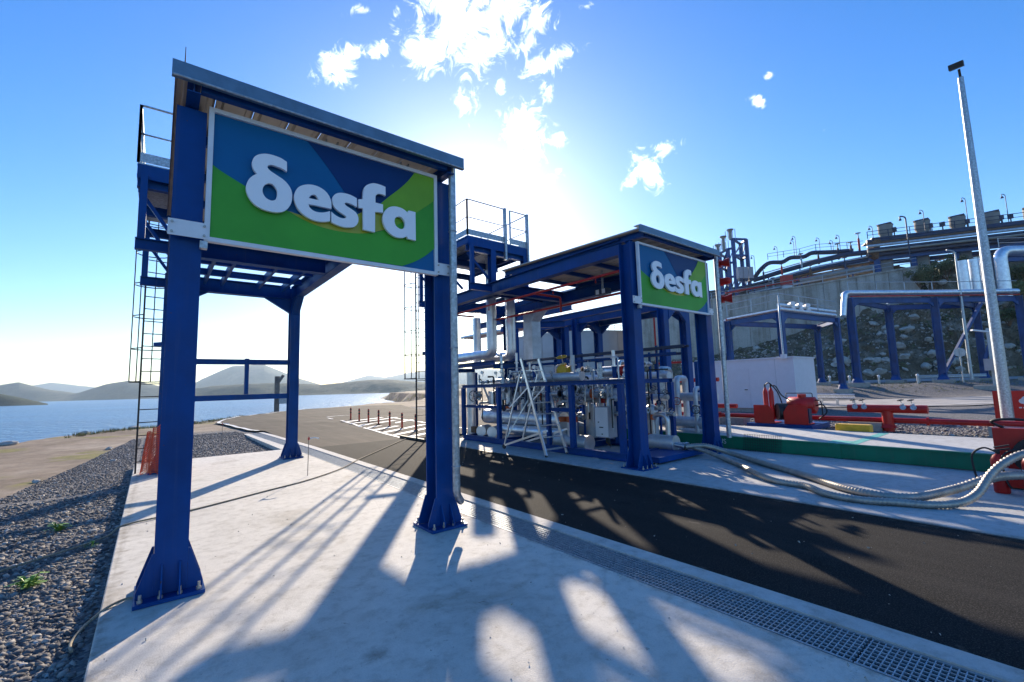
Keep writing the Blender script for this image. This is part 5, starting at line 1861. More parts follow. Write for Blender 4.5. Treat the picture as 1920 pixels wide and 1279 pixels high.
# white cabin
cb = thing('cabin', 'white flat roofed equipment cabin with one plain door', 'cabin', (27.5, 12, 0))
c = MB(); c.box(26, 29.0, 9.1, 15.4, .12, 2.78); c.build('wall', M['house'], cb)
c = MB(); c.box(25.95, 29.05, 9.05, 15.45, 2.785, 2.86); c.build('roof', M['house'], cb)
c = MB(); c.box(26.05, 28.95, 9.15, 15.35, -.1, .118); c.build('plinth', M['footing'], cb)
c = MB(); c.box(25.985, 25.998, 11.42, 12.72, .14, 2.25); o = c.build('door', M['door'], cb)
c = MB()
for (y0_, y1_, z0_, z1_) in ((11.38, 11.42, .14, 2.29), (12.72, 12.76, .14, 2.29), (11.42, 12.72, 2.25, 2.29)):
    c.box(25.975, 25.998, y0_, y1_, z0_, z1_)
c.build('door_frame', M['door'], cb)
c = MB(); c.box(25.94, 25.984, 11.5, 11.66, 1.12, 1.16); c.build('door_handle', M['dark'], o)
for yy in (9.1 + .9, 13.6, 14.5):
    c = MB(); c.box(25.992, 25.999, yy - .006, yy + .006, .14, 2.77); c.build('panel_joint', M['galv'], cb)
t = thing('lamp', 'white lamp head above the cabin corner on a bent pipe', 'lamp', (25.9, 9.5, 2.8))
c = MB(); c.box(25.75, 25.95, 9.35, 9.6, 2.75, 2.98); c.build('head', M['white'], t)
c = MB(); c.tube(bend([(25.9, 9.5, 2.98), (26.0, 9.55, 5.3), (26.2, 9.6, 5.6), (26.2, 9.6, 6.2)], .2, 4), .05, 8); c.build('pipe', M['galv'], t)

# tall galvanised light pole
lp = thing('light_pole', 'tall tapered galvanised light pole with one floodlight on top', 'lamp post', (19.9, 1.38, 0))
c = MB(); c.tube([(19.9, 1.38, -.1), (19.9, 1.38, 5.5), (19.9, 1.38, 11.2)], [.145, .115, .07], 8)
c.build('pole', M['galv'], lp)
c = MB(); c.bar((19.9, 1.38, 11.2), (19.75, 1.38, 11.42), .06, .06); o = c.build('arm', M['dark'], lp)
c = MB(); c.cbox((19.62, 1.42, 11.5), .34, .34, .16, Matrix.Rotation(-.35, 3, 'Y')); c.build('floodlight', M['dark'], o)
c = MB(); c.box(19.72, 20.08, 1.2, 1.56, -.12, .06); c.build('base', M['footing'], lp)
for zz in (2.0, 4.1):
    c = MB(); c.ring((19.9, 1.38, zz), (0, 0, 1), .135 - .004 * zz, .01, 12, 5); c.build('seam', M['galv'], lp)

# red board with a pale flame mark behind the pole
t = thing('notice_board', 'red board with a pale emblem behind the light pole', 'board', (21, 1.2, 0))
c = MB(); c.box(21.0, 21.04, -.3, 1.72, .1, 1.12); o = c.build('board', M['red'], t)
c = MB()
for (y, z, r) in ((1.02, .86, .10), (.94, .80, .08), (1.10, .80, .08), (1.0, .74, .09)):
    c.cyl((20.999 - r * .02, y, z), (20.994 - r * .02, y, z), r, 14)
c.build('emblem', M['white'], o)
c = MB()
for k in range(4):
    c.box(20.993, 20.998, .86 + k * .09, .92 + k * .09, .58, .62)
c.build('emblem_lettering', M['white'], o)
for yy in (1.5, 0.):
    c = MB(); c.bar((21.02, yy, -.12), (21.02, yy, .1), .05, .05); c.build('post', M['red'], t)

# hose reel cabinet and extinguishers at the right edge
t = thing('hose_cabinet', 'red hose cabinet with black reel behind the extinguishers at the right edge', 'fire cabinet', (9.95, .6, 0))
c = MB(); c.box(9.82, 10.2, -.35, .86, .03, .88); o = c.build('box', M['red'], t)
c = MB(); c.cyl((9.81, .42, .5), (9.70, .42, .5), .27, 24); r_ = c.build('hose_reel', M['dark'], o)
c = MB(); c.cyl((9.70, .42, .5), (9.66, .42, .5), .1, 14); c.build('hub', M['red'], r_)
c = MB(); c.box(9.808, 9.818, .62, .80, .18, .30); c.build('label_plate', M['white'], o)
c = MB(); c.tube(spline([(9.9, .75, .88), (9.8, .85, .98), (9.75, .6, 1.02), (9.8, .2, .95)], 6), .02, 7); c.build('hose', M['dark'], o)


def extinguisher(label, x, y):
    e = thing('fire_extinguisher', label, 'extinguisher', (x, y, .008), 'red extinguishers at the right edge')
    c = MB(); c.tube([(x, y, .01), (x, y, .03), (x, y, .46), (x, y, .52), (x, y, .55)], [.075, .085, .085, .06, .03], 18); c.build('cylinder', M['red'], e)
    c = MB(); c.cyl((x, y, .55), (x, y, .60), .025, 8); c.bar((x - .02, y + .03, .60), (x + .04, y - .12, .63), .025, .02); c.bar((x - .02, y + .03, .64), (x + .04, y - .12, .68), .025, .015); c.build('handle', M['dark'], e)
    c = MB(); c.tube(spline([(x, y + .02, .58), (x + .02, y + .14, .62), (x, y + .26, .5), (x - .02, y + .24, .2), (x - .02, y + .2, .1)], 7), .013, 6); c.build('hose', M['dark'], e)
    c = MB(); c.tube([(x, y, .30), (x, y, .37)], .0865, 18); c.build('label_band', M['white'], e)
    return e


extinguisher('red fire extinguisher nearer the weighbridge with a black hose', 9.42, .80)
extinguisher('red fire extinguisher cut by the right edge of the picture', 9.36, .50)
# ------------------------------------------------------------------ pipe racks behind the bay
def rack(label, cols, top, rows, pipes, zpipe, haunch=.5, w=.32, bd=.32, far=False, footing=True, z0f=None):
    """cols: list of (x, y); rows: index pairs joined by a beam; pipes: list of (polyline, radius, material)"""
    t = thing('pipe_rack', label, 'pipe rack', (cols[0][0], cols[0][1], 0), 'blue pipe racks')
    bm_ = M['blue_far'] if far else M['blue']
    for x, y in cols:
        zb = land_z(x, y) if z0f is None else z0f(x, y)
        b = MB(); b.hbeam((x, y, zb + .3), (x, y, top), w, w, up=(0, 1, 0), tf=.03, tw=.03)
        col = b.build('column', bm_, t)
        b = MB(); b.tube([(x, y, zb + .28), (x, y, zb + .3), (x, y, zb + .75)], [w * 1.05, w * 1.0, w * .6], 4); b.build('base_gusset', bm_, col)
        if footing:
            b = MB(); b.box(x - w * 1.3, x + w * 1.3, y - w * 1.3, y + w * 1.3, zb - .4, zb + .28); b.build('footing', M['footing'], col)
    for i, j in rows:
        a, c = V((*cols[i], top - bd / 2)), V((*cols[j], top - bd / 2))
        d = (c - a).normalized()
        b = MB(); b.hbeam(a + d * w * .52, c - d * w * .52, .22, bd); b.build('beam', bm_, t)
        for p, s in ((a, 1), (c, -1)):
            q0 = p + d * (s * w * .52)
            b = MB(); b.prism([(0, -bd / 2 - .003), (s * haunch, -bd / 2 - .003), (0, -bd / 2 - haunch * .8)], q0 + V((d.y, -d.x, 0)) * .06, d, (0, 0, 1), .12)
            b.build('haunch', bm_, t)
    for pts, r, m in pipes:
        pipe(t, pts, r, m, .3, 10, bands=False)
    return t


rack('blue pipe rack seen between the ladder and the right canopy', [(16.0, 10.2), (17.6, 10.2), (16.0, 15.0), (17.6, 15.0), (16.0, 18.0), (17.6, 18.0)], 4.95,
     [(0, 1), (2, 3), (4, 5), (0, 2), (1, 3), (2, 4), (3, 5)],
     [([(16.3 + k * .27, 9.6, 5.12 + .02 * (k % 2)), (16.3 + k * .27, 26, 5.12 + .02 * (k % 2))], .09 + .03 * (k % 2), ('silver', 'silver_flat', 'red', 'silver')[k % 4]) for k in range(5)], 5.1)
t = thing('pipe_rack', 'lower blue portal frame in front of the storage tank', 'pipe rack', (13.4, 15.6, 0), 'blue pipe racks')
for x, y in ((12.6, 15.6), (14.4, 14.2)):
    b = MB(); b.hbeam((x, y, 0), (x, y, 4.3), .26, .26, up=(0, 1, 0)); b.build('column', M['blue'], t)
b = MB(); b.hbeam((12.6, 15.6, 4.45), (14.4, 14.2, 4.45), .24, .28); b.build('beam', M['blue'], t)
b = MB(); b.hbeam((12.6, 12.0, 4.75), (12.6, 19, 4.75), .2, .26); b.build('beam', M['blue'], t)
b = MB(); b.hbeam((14.4, 10.0, 4.75), (14.4, 19, 4.75), .2, .26); b.build('beam', M['blue'], t)
# rack with silver tubes behind the cabin
A, B_, C_, D_ = at(1472, 700, 33), at(1372, 700, 37.5), at(1578, 700, 37.5), at(1540, 700, 42)
rc = [(p.x, p.y) for p in (A, B_, C_, D_)]
TB = 6.7
rack('blue pipe rack rising behind the white cabin', rc, TB, [(0, 1), (0, 2), (1, 3), (2, 3)],
     [([(rc[0][0] + .3 * k, rc[0][1] + .25 * k, TB + .16), (rc[1][0] + .3 * k, rc[1][1] + .25 * k, TB + .16)], .09, ('silver', 'red', 'silver', 'silver_flat')[k]) for k in range(4)] +
     [([(rc[0][0] - .1 + .35 * k, rc[0][1] + .12 * k, TB + .2 + .35 * (k % 2)), (rc[2][0] - .1 + .35 * k, rc[2][1] + .12 * k, TB + .2 + .35 * (k % 2))], .14, ('silver', 'silver', 'silver', 'silver_flat', 'silver')[k]) for k in range(5)], TB, w=.42, bd=.42, far=True)


def railing(label, pts, h=1.05, m='galv', r=.035, mid=True, cat='railing', group='guard railings', step=2.2):
    t = thing('railing', label, cat, tuple(pts[0]), group)
    pts = [V(p) for p in pts]
    b = MB(); b.tube([p + V((0, 0, h)) for p in pts], r, 5)
    if mid:
        b.tube([p + V((0, 0, h * .5)) for p in pts], r * .8, 5)
    b.build('rail', M[m], t)
    for a, c in zip(pts, pts[1:]):
        n_ = max(1, int((c - a).length / step))
        for i in range(n_):
            p = a.lerp(c, i / n_)
            b = MB(); b.bar(p, p + V((0, 0, h)), r * 1.8, r * 1.8); b.build('post', M[m], t)
    return t


railing('railing on top of the rack behind the white cabin', [V((*rc[1], TB + .4)), V((*rc[0], TB + .4)), V((*rc[2], TB + .4))], 1.0)
for k in range(6):
    p = V((*rc[0], TB)).lerp(V((*rc[2], TB)), .22 + .13 * (k // 2))
    t = thing('insulated_pipe', 'white pipe end number %s in the cluster on the rack behind the cabin' % ('one', 'two', 'three', 'four', 'five', 'six')[k] if False else ('upper' if k % 2 else 'lower') + (' left', ' middle', ' right')[k // 2] + ' white pipe stub in the cluster on the cabin rack', 'pipe', (p.x, p.y, TB), 'white pipe stubs on the rack')
    b = MB(); z = TB + .32 + .42 * (k % 2); d = (V((*rc[3], 0)) - V((*rc[2], 0))).normalized()
    q0 = V((p.x, p.y, z)) - d * .15
    b.cyl(q0, q0 + d * 1.6, .17, 12); b.build('tube', M['white'], t)
    b = MB(); b.cyl(q0 + d * .3, q0 + d * .4, .19, 12); b.build('collar', M['red' if k > 3 else 'galv'], t)

# taller rack in front of the rocky slope
cc = [at(1607, 700, 40), at(1679, 700, 45), at(1768, 700, 41), at(1846, 700, 45), at(1930, 700, 41.5)]
cols = [(p.x, p.y) for p in cc]
TC = 8.85
a, b2, c2, d2, e2 = cols
rk = rack('tall blue pipe rack standing in front of the rocky slope', cols, TC, [(0, 2), (2, 4), (1, 3), (0, 1), (2, 3)],
     [([(a[0] - .6, a[1] + .4, 7.2), (a[0] - .3, a[1] + .2, 9.3), (c2[0], c2[1], 9.3), (e2[0], e2[1], 9.3)], .24, 'silver'),
      ([(a[0] + .3, a[1] + .6, 9.25), (e2[0] + .3, e2[1] + .6, 9.25)], .2, 'silver'),
      ([(a[0] - .1, a[1] - .1, 8.95), (e2[0] - .1, e2[1] - .1, 8.95)], .06, 'red'),
      ([(b2[0], b2[1], 9.2), (d2[0], d2[1], 9.2)], .2, 'silver_flat')], TC, w=.55, bd=.5, far=True)
b = MB(); b.bar((c2[0], c2[1], 1.6), ((c2[0] * .45 + e2[0] * .55), (c2[1] * .45 + e2[1] * .55), TC - .6), .22, .22); b.build('brace', M['blue_far'], rk)
b = MB(); b.bar((d2[0], d2[1], 2.4), ((d2[0] * .5 + e2[0] * .5), (d2[1] * .5 + e2[1] * .5), TC - 1.4), .22, .22); b.build('brace', M['blue_far'], rk)
railing('railing along the walkway of the tall rack', [V((*a, TC + .75)), V((*c2, TC + .75)), V((*e2, TC + .75))], .7, mid=False)
# three silver risers beside the light pole and their big elbow
for k, (px, lab) in enumerate(((1811, 'leftmost of three thick silver risers beside the light pole'), (1832, 'middle of three thick silver risers beside the light pole'), (1851, 'rightmost of three thick silver risers beside the light pole'))):
    p = at(px, 548, 44)
    t = thing('insulated_pipe', lab, 'pipe', tuple(p), 'thick silver risers')
    pipe(t, [(p.x, p.y, 9.5), (p.x, p.y, 13.0 + .12 * k)], .42, 'silver', .1, 14)
p = at(1886, 560, 43)
t = thing('insulated_pipe', 'big silver pipe bending over to the right behind the light pole', 'pipe', tuple(p), 'thick silver risers')
q1 = p + R0 * 9 + V((0, 0, 0))
pipe(t, [(p.x, p.y, 9.0), (p.x, p.y, 13.6), (q1.x, q1.y, 13.6)], .5, 'silver', .9, 16)
t = thing('pipe_rack', 'upper blue rack at the right edge above the slope', 'pipe rack', (p.x, p.y, 8), 'blue pipe racks')
b = MB(); b.hbeam(p + V((.3, .8, 0)), V((p.x + .3, p.y + .8, 13.4)), .5, .5, up=(0, 1, 0)); b.build('column', M['blue_far'], t)
b = MB(); b.hbeam((p.x, p.y, 12.8), (q1.x, q1.y, 12.8), .4, .5); b.build('beam', M['blue_far'], t)
railing('short railing at the right edge on the upper rack', [V((p.x + .5, p.y, 14.1)), V((q1.x, q1.y, 14.1))], .9)

# thin lamp column, stop sign seen from behind, cabinet on a post, guard rails
def ground_at(px, d):
    g = at(px, 710, d)
    return V((g.x, g.y, land_z(g.x, g.y)))


g = ground_at(1822, 41)
t = thing('lamp_post', 'slim grey lamp column between the rack columns', 'lamp post', tuple(g))
b = MB(); b.tube([g, g + V((0, 0, 6)), g + V((0, 0, 11.6))], [.13, .11, .08], 8); b.build('pole', M['galv'], t)
b = MB(); b.tube(bend([g + V((0, 0, 11.6)), g + V((0, 0, 12.2)), g + V((-.6, .5, 12.4))], .3, 4), .06, 6); b.build('arm', M['galv'], t)
b = MB(); b.box(g.x - .45, g.x + .45, g.y - .45, g.y + .45, g.z - .2, g.z + .18); b.build('footing', M['footing'], t)
g = ground_at(1806, 40)
t = thing('road_sign', 'octagonal road sign seen from its grey back', 'road sign', tuple(g))
b = MB(); b.cyl(g, g + V((0, 0, 3.1)), .05, 8); b.build('post', M['galv'], t)
b = MB(); v = (V((0, 0, CAM_H)) - g); v.z = 0; v.normalize(); b.cyl(g + V((0, 0, 2.7)) - v * .055, g + V((0, 0, 2.7)) - v * .085, .42, 8); b.build('plate', M['galv'], t)
g = ground_at(1866, 37)
t = thing('control_box', 'pale control cabinet on a steel post beside the light pole', 'cabinet', tuple(g))
b = MB(); b.bar(g, g + V((0, 0, 5.0)), .3, .3); b.build('post', M['galv'], t)
b = MB(); cx = g - F0 * .42 + V((-.5, .3, 1.95)); b.box(cx.x - .55, cx.x + .3, cx.y - .3, cx.y + .45, cx.z - .45, cx.z + .5); b.build('box', M['pinkgrey'], t)
b = MB(); b.bar(g + V((0, 0, 4.7)), g + V((-.9, .9, 4.9)), .25, .12); b.build('lamp_arm', M['white'], t)
b = MB(); b.box(g.x - 1.4, g.x + .8, g.y - .6, g.y + 1.2, g.z - .3, g.z + .28); b.build('plinth', M['footing'], t)


def guardrail(label, p0, p1, n):
    t = thing('guard_rail', label, 'guard rail', tuple(p0), 'steel road guard rails')
    d = (p1 - p0).normalized()
    nr = V((d.y, -d.x, 0))
    if nr.dot(p0 - V((0, 0, 0))) > 0:
        nr = -nr
    prof = [(0, .42), (.06, .47), (.06, .53), (0, .58), (.06, .63), (.06, .69), (0, .74)]
    b = MB()
    P = [e + nr * u + V((0, 0, z)) for e in (p0, p1) for u, z in prof]
    m_ = len(prof)
    b.add(P, [(i, i + 1, m_ + i + 1, m_ + i) for i in range(m_ - 1)], True)
    b.build('beam', M['galv'], t)
    for i in range(n):
        p = p0.lerp(p1, (i + .15) / n)
        b = MB(); b.bar(p - nr * .07, p - nr * .07 + V((0, 0, .74)), .08, .12); b.build('post', M['galv'], t)
    return t


guardrail('short galvanised guard rail beside the white cabin', ground_at(1600, 25.8), ground_at(1512, 28), 3)
guardrail('long galvanised guard rail at the foot of the rocky slope', ground_at(1722, 43), ground_at(1850, 42), 5)
for px, d, lab in ((1721, 40.5, 'small white tipped marker post at the end of the guard rail'), (1593, 43, 'stubby marker post left of the tall rack'), (1648, 43.5, 'stubby marker post between two rack footings'), (1556, 45, 'stubby marker post behind the cabin rack column')):
    g = ground_at(px, d)
    t = thing('marker_post', lab, 'post', tuple(g), 'marker posts on the verge')
    b = MB(); b.cyl(g, g + V((0, 0, .75)), .09, 8); b.build('post', M['galv'], t)
    b = MB(); b.ball(g + V((0, 0, .78)), .13, 8, 5); b.build('head', M['white'], t)

# ---- storage tank behind everything
tk = thing('storage_tank', 'huge pale concrete storage tank behind the skid', 'tank', tuple(at(1085, 700, 112).xy) + (0,))
tc_ = at(1085, 700, 112)
R_ = 16.5
Zt = 12.9
b = MB()
NS = 48
for k in range(NS):
    pass
for lev, (z0, z1) in enumerate(((0, 4.6), (4.66, 8.7), (8.76, Zt))):
    for k in range(NS // 2):
        a0, a1 = 2 * math.pi * k / (NS // 2) + .004, 2 * math.pi * (k + 1) / (NS // 2) - .004
        am = (a0 + a1) / 2
        b = MB()
        pr = [(R_, a0), (R_, am), (R_, a1), (R_ - .4, a1), (R_ - .4, am), (R_ - .4, a0)]
        b.prism([(r * math.cos(t_), r * math.sin(t_)) for r, t_ in pr], (tc_.x, tc_.y, z0), (1, 0, 0), (0, 1, 0), z1 - z0)
        b.build('wall_panel', M['tank'], tk)
b = MB(); b.cyl((tc_.x, tc_.y, 0), (tc_.x, tc_.y, Zt - .1), R_ - .42, 48); b.build('core', M['tank'], tk)
b = MB(); b.cyl((tc_.x, tc_.y, Zt), (tc_.x, tc_.y, Zt + .35), R_ + .15, 48); b.build('rim', M['tank'], tk)
b = MB()
for k in range(64):
    t_ = 2 * math.pi * k / 64
    p = V((tc_.x + (R_ - .1) * math.cos(t_), tc_.y + (R_ - .1) * math.sin(t_), Zt + .3))
    b.bar(p, p + V((0, 0, 1.2)), .07, .07)
b.ring((tc_.x, tc_.y, Zt + 1.45), (0, 0, 1), R_ - .1, .05, 64, 5)
b.ring((tc_.x, tc_.y, Zt + .9), (0, 0, 1), R_ - .1, .04, 64, 5)
b.build('railing', M['navy'], tk)
rv = random.Random(8)
for k in range(14):
    p = at(1012 + k * 6, 640, 99 + rv.random() * 3)
    b = MB(); b.cyl((p.x, p.y, Zt), (p.x, p.y, Zt + 1.2 + rv.random() * 1.5), .1 + .14 * rv.random(), 6); b.build('roof_nozzle', M['navy'], tk)
b = MB()
for k in range(16):
    u = k / 15
    t_ = math.atan2(-tc_.y, -tc_.x) - .42 - .25 * u
    p = V((tc_.x + (R_ + .5) * math.cos(t_), tc_.y + (R_ + .5) * math.sin(t_), 1 + (Zt - 1) * u))
    b.cbox(p, .9, .9, .1)
b.build('stair', M['navy'], tk)

# ---- plant above the retaining wall
railing('railing along the crest of the retaining wall', [V((p.x, p.y, WTOP + .26)) for p in WP], 1.1, r=.05, step=3)
tw = thing('vaporiser_tower', 'blue steel tower with three vent stacks left above the wall', 'tower', tuple(at(1375, 560, 84)))
ZB, Z1, Z2 = 15.7, 26.6, 28.4


def tower_pt(px, d, z):
    g = at(px, 500, d)
    return V((g.x, g.y, z))


legs = [(1351, 86, Z1), (1367, 83, Z1), (1378, 82.5, Z2), (1392, 86, Z2), (1403, 83, Z2), (1362, 89, Z1)]
for px, d, z in legs:
    b = MB(); b.bar(tower_pt(px, d, ZB), tower_pt(px, d, z), .55, .55); b.build('leg', M['blue_far'], tw)
for (i, j) in ((0, 1), (2, 4), (2, 3), (3, 4), (1, 5), (0, 5), (1, 2)):
    zt_ = min(legs[i][2], legs[j][2])
    for f_ in (.25, .5, .75, 1.0):
        z = ZB + (zt_ - ZB) * f_
        b = MB(); b.bar(tower_pt(legs[i][0], legs[i][1], z), tower_pt(legs[j][0], legs[j][1], z), .3, .38); b.build('girder', M['blue_far'], tw)
    for f_ in (.25, .75):
        b = MB(); b.bar(tower_pt(legs[i][0], legs[i][1], ZB + (zt_ - ZB) * f_), tower_pt(legs[j][0], legs[j][1], ZB + (zt_ - ZB) * (f_ + .25)), .14, .14); b.build('brace', M['blue_far'], tw)
for px, d, z0_, z1_ in ((1349, 86, Z1, Z1 + 1.3), (1360, 84, Z1, Z1 + 2.3), (1374, 83, Z2, Z2 + 1.5)):
    p = tower_pt(px, d, z0_)
    b = MB(); b.tube([p, p + V((0, 0, z1_ - z0_)), p + V((0, 0, z1_ - z0_ + .4))], [.28, .28, .5], 10); s = b.build('vent_stack', M['stack'], tw)
    b = MB(); b.cyl(p + V((0, 0, z1_ - z0_ + .4)), p + V((0, 0, z1_ - z0_ + .55)), .62, 10); b.build('cowl', M['stack'], s)
    for k in range(4):
        q0 = p + V((math.cos(k * 1.57) * .9, math.sin(k * 1.57) * .9, 0))
        b = MB(); b.bar(q0, q0 + V((0, 0, 1.9)), .09, .09)
        b.build('stay', M['galv'], s)
for k in range(3):
    p = at(1387 + k * 9.5, 512, 80)
    t = thing('equipment_box', ('left', 'middle', 'right')[k] + ' pinkish cabinet on the frame below the tower', 'cabinet', tuple(p), 'pinkish cabinets')
    b = MB(); b.cbox(p, .85, .85, 2.1, Matrix.Rotation(-YAW, 3, 'Z')); b.build('box', M['pinkgrey'], t)
    b = MB(); b.cbox(p + V((0, 0, -1.3)), .7, .7, .45, Matrix.Rotation(-YAW, 3, 'Z')); b.build('stand', M['navy'], t)


def far_pipe(label, pts, r, m, group='plant pipes above the wall', supports=True):
    W_ = [at(px, py, d) for px, py, d in pts]
    t = thing('plant_pipe', label, 'pipe', tuple(W_[0]), group)
    b = MB(); b.tube(bend(W_, r * 2, 3), r, 8); b.build('pipe', M[m], t)
    if supports:
        for a_, c_ in zip(W_, W_[1:]):
            n_ = max(1, int((c_ - a_).length / 5))
            for i in range(n_):
                p = a_.lerp(c_, (i + .5) / n_)
                b = MB(); b.bar(V((p.x, p.y, WTOP - .9)), p, .16, .16); b.build('support', M['blue_far'], t)
    return t


far_pipe('dark pipe with stepped expansion loops on the skyline above the wall', [(1414, 522, 82), (1425, 506, 81), (1441, 492, 80), (1469, 492, 79), (1480, 483, 78), (1509, 482, 77), (1520, 474, 76), (1560, 473, 74), (1600, 470, 72)], .38, 'navy', supports=False)
far_pipe('thick dark pipe rising straight below the stepped one', [(1412, 526, 80.5), (1470, 508, 78), (1530, 491, 75), (1590, 477, 72), (1640, 472, 69)], .42, 'navy')
far_pipe('second dark pipe in the bank above the wall', [(1400, 537, 80), (1470, 520, 77), (1560, 499, 73), (1640, 486, 69)], .3, 'navy')
far_pipe('upper rust red pipe in the bank above the wall', [(1380, 546, 79.5), (1450, 531, 77), (1540, 507, 73), (1640, 492, 68.5)], .2, 'brown')
far_pipe('red fire pipe in the bank above the wall', [(1360, 550, 79), (1430, 537, 77), (1540, 516, 72.5), (1640, 500, 68)], .16, 'red', supports=False)
far_pipe('upper silver pipe in the bank above the wall', [(1440, 526, 78), (1530, 501, 74.5), (1640, 479, 69.5)], .22, 'silver_flat', supports=False)
far_pipe('lower silver pipe in the bank above the wall', [(1405, 549, 79), (1450, 541, 76), (1560, 520, 71.5), (1640, 505, 67.5)], .16, 'silver_flat')
far_pipe('pale brown pipe lying lowest behind the crest railing', [(1500, 528, 74), (1570, 512, 71), (1640, 500, 68)], .4, 'stack', supports=False)
far_pipe('thin silver line third from the crest in the pipe bank', [(1390, 543, 79.6), (1470, 525, 76.5), (1560, 504, 72.6), (1640, 489, 68.8)], .12, 'silver_flat', supports=False)
far_pipe('thin dark line fourth from the crest in the pipe bank', [(1395, 540, 79.8), (1475, 518, 76.8), (1565, 495, 72.8), (1640, 482, 69)], .12, 'dark', supports=False)
far_pipe('thin rust line just under the stepped dark pipe', [(1420, 521, 80.8), (1500, 497, 77), (1580, 480, 73)], .11, 'brown', supports=False)
far_pipe('thin white line along the top of the pipe bank', [(1430, 513, 80), (1500, 493, 77.2), (1590, 473, 72.6)], .1, 'white', supports=False)
railing('fine railing on the skyline above the pipe bank', [at(1440, 487, 79.5), at(1500, 478, 77), at(1530, 470, 75.5), at(1620, 464, 71)], 1.1, 'navy', .04, step=2.0)
for k, (px, py, d, h) in enumerate(((1432, 520, 79, 1.6), (1466, 507, 77.5, 1.2), (1503, 495, 76, 1.8), (1535, 487, 75, 1.3), (1572, 478, 73, 1.9), (1596, 470, 71.5, 1.4), (1611, 462, 71, 2.2), (1450, 533, 76.5, 1.1), (1520, 512, 73.5, 1.3), (1585, 500, 70.5, 1.5))):
    p = at(px, py, d)
    t = thing('valve_station', ('first', 'second', 'third', 'fourth', 'fifth', 'sixth', 'seventh', 'lower left', 'lower middle', 'lower right')[k] + (' small valve station from the left along the sloping pipe bank' if k < 7 else ' small valve station near the wall crest'), 'valve', tuple(p), 'valve stations on the pipe bank')
    b = MB(); b.cyl(p - V((0, 0, .8)), p + V((0, 0, h * .6)), .16, 8); b.build('body', M[('navy', 'red', 'galv', 'brown', 'navy')[k % 5]], t)
    b = MB(); b.cyl(p + V((0, 0, h * .6)), p + V((0, 0, h)), .07, 6); b.ring(p + V((0, 0, h)), (0, 0, 1), .35, .06, 10, 5); b.build('hand_wheel', M['navy'], t)
t = thing('equipment_box', 'red fire box standing on the crest of the retaining wall', 'cabinet', tuple(at(1475, 545, 75.0)))
p = at(1475, 526, 74.4)
b = MB(); b.cbox(p, 1.7, .8, 1.7, Matrix.Rotation(-YAW, 3, 'Z')); b.build('box', M['red'], t)
b = MB(); b.cbox(V((p.x, p.y, (p.z - .86 + WTOP + .26) / 2)), 1.4, .6, max(.1, p.z - .86 - WTOP - .26), Matrix.Rotation(-YAW, 3, 'Z')); b.build('stand', M['white'], t)

# big dark rack at upper right with four concrete vents
br = thing('pipe_rack', 'long dark elevated rack on the skyline at upper right', 'pipe rack', tuple(at(1780, 500, 64)), 'blue pipe racks')


def br_pt(px, z, off=0.0):
    d = 68 - (px - 1620) * .02 + off
    g = at(px, 430, d)
    return V((g.x, g.y, z))


for k, (z, r, m, off) in enumerate(((22.6, .32, 'navy', 0), (22.0, .25, 'brown', -.6), (21.6, .22, 'silver_flat', -.9), (21.1, .24, 'navy', -.7), (20.7, .18, 'stack', -1.0), (20.3, .25, 'navy', -.4), (22.5, .3, 'navy', 1.4), (21.4, .3, 'navy', 1.6), (20.9, .35, 'brown', 2.6))):
    b = MB(); b.tube([br_pt(1622, z, off), br_pt(2250, z, off)], r, 8); b.build('pipe', M[m], br)
b = MB(); b.hbeam(br_pt(1622, 19.8), br_pt(2250, 19.8), .5, .6); b.build('girder', M['blue_far'], br)
b = MB(); b.hbeam(br_pt(1622, 19.8, 3), br_pt(2250, 19.8, 3), .5, .6); b.build('girder', M['blue_far'], br)
dk = MB()
a_, c_ = br_pt(1622, 23.0, 1.5), br_pt(2250, 23.0, 1.5)
dk.bar(a_, c_, 4.2, .2); dk.build('walkway', M['navy'], br)
for px in (1638, 1706, 1786, 1874, 1960, 2060):
    for off in (0, 3):
        b = MB(); b.bar(br_pt(px, WTOP - 1.2, off), br_pt(px, 19.5, off), .7, .7); b.build('column', M['blue_far'], br)
    b = MB(); b.bar(br_pt(px + 16, WTOP - 1.2, 1), br_pt(px + 16, 20.0, 1), 1.5, 1.5); b.build('pier', M['stack'], br)
b = MB(); b.prism([(0, 1.2), (.9, .4), (1.6, 3.4), (.8, 3.4)], br_pt(1618, 19.2), R0, (0, 0, 1), 1.2); b.build('end_plate', M['brown'], br)
railing('railing on the skyline walkway at upper right', [br_pt(1625, 23.1), br_pt(2250, 23.1)], 1.1, 'navy', .05, step=2.5)
for k, px in enumerate((1660, 1730, 1797, 1862, 1940)):
    p = br_pt(px, 23.1, 1.5)
    t = thing('vent', ('leftmost', 'second from left', 'third from left', 'fourth from left, beside the light pole,', 'last')[k] + ' squat concrete vent on the skyline rack', 'vent', tuple(p), 'concrete vents on the skyline')
    b = MB(); b.tube([p, p + V((0, 0, .9)), p + V((0, 0, 1.0)), p + V((0, 0, 2.3))], [.8, .8, .95, .95], 12); b.build('shaft', M['stack'], t)
    b = MB(); b.cyl(p + V((0, 0, 2.3)), p + V((0, 0, 2.5)), 1.25, 4); b.build('cap', M['navy'], t)
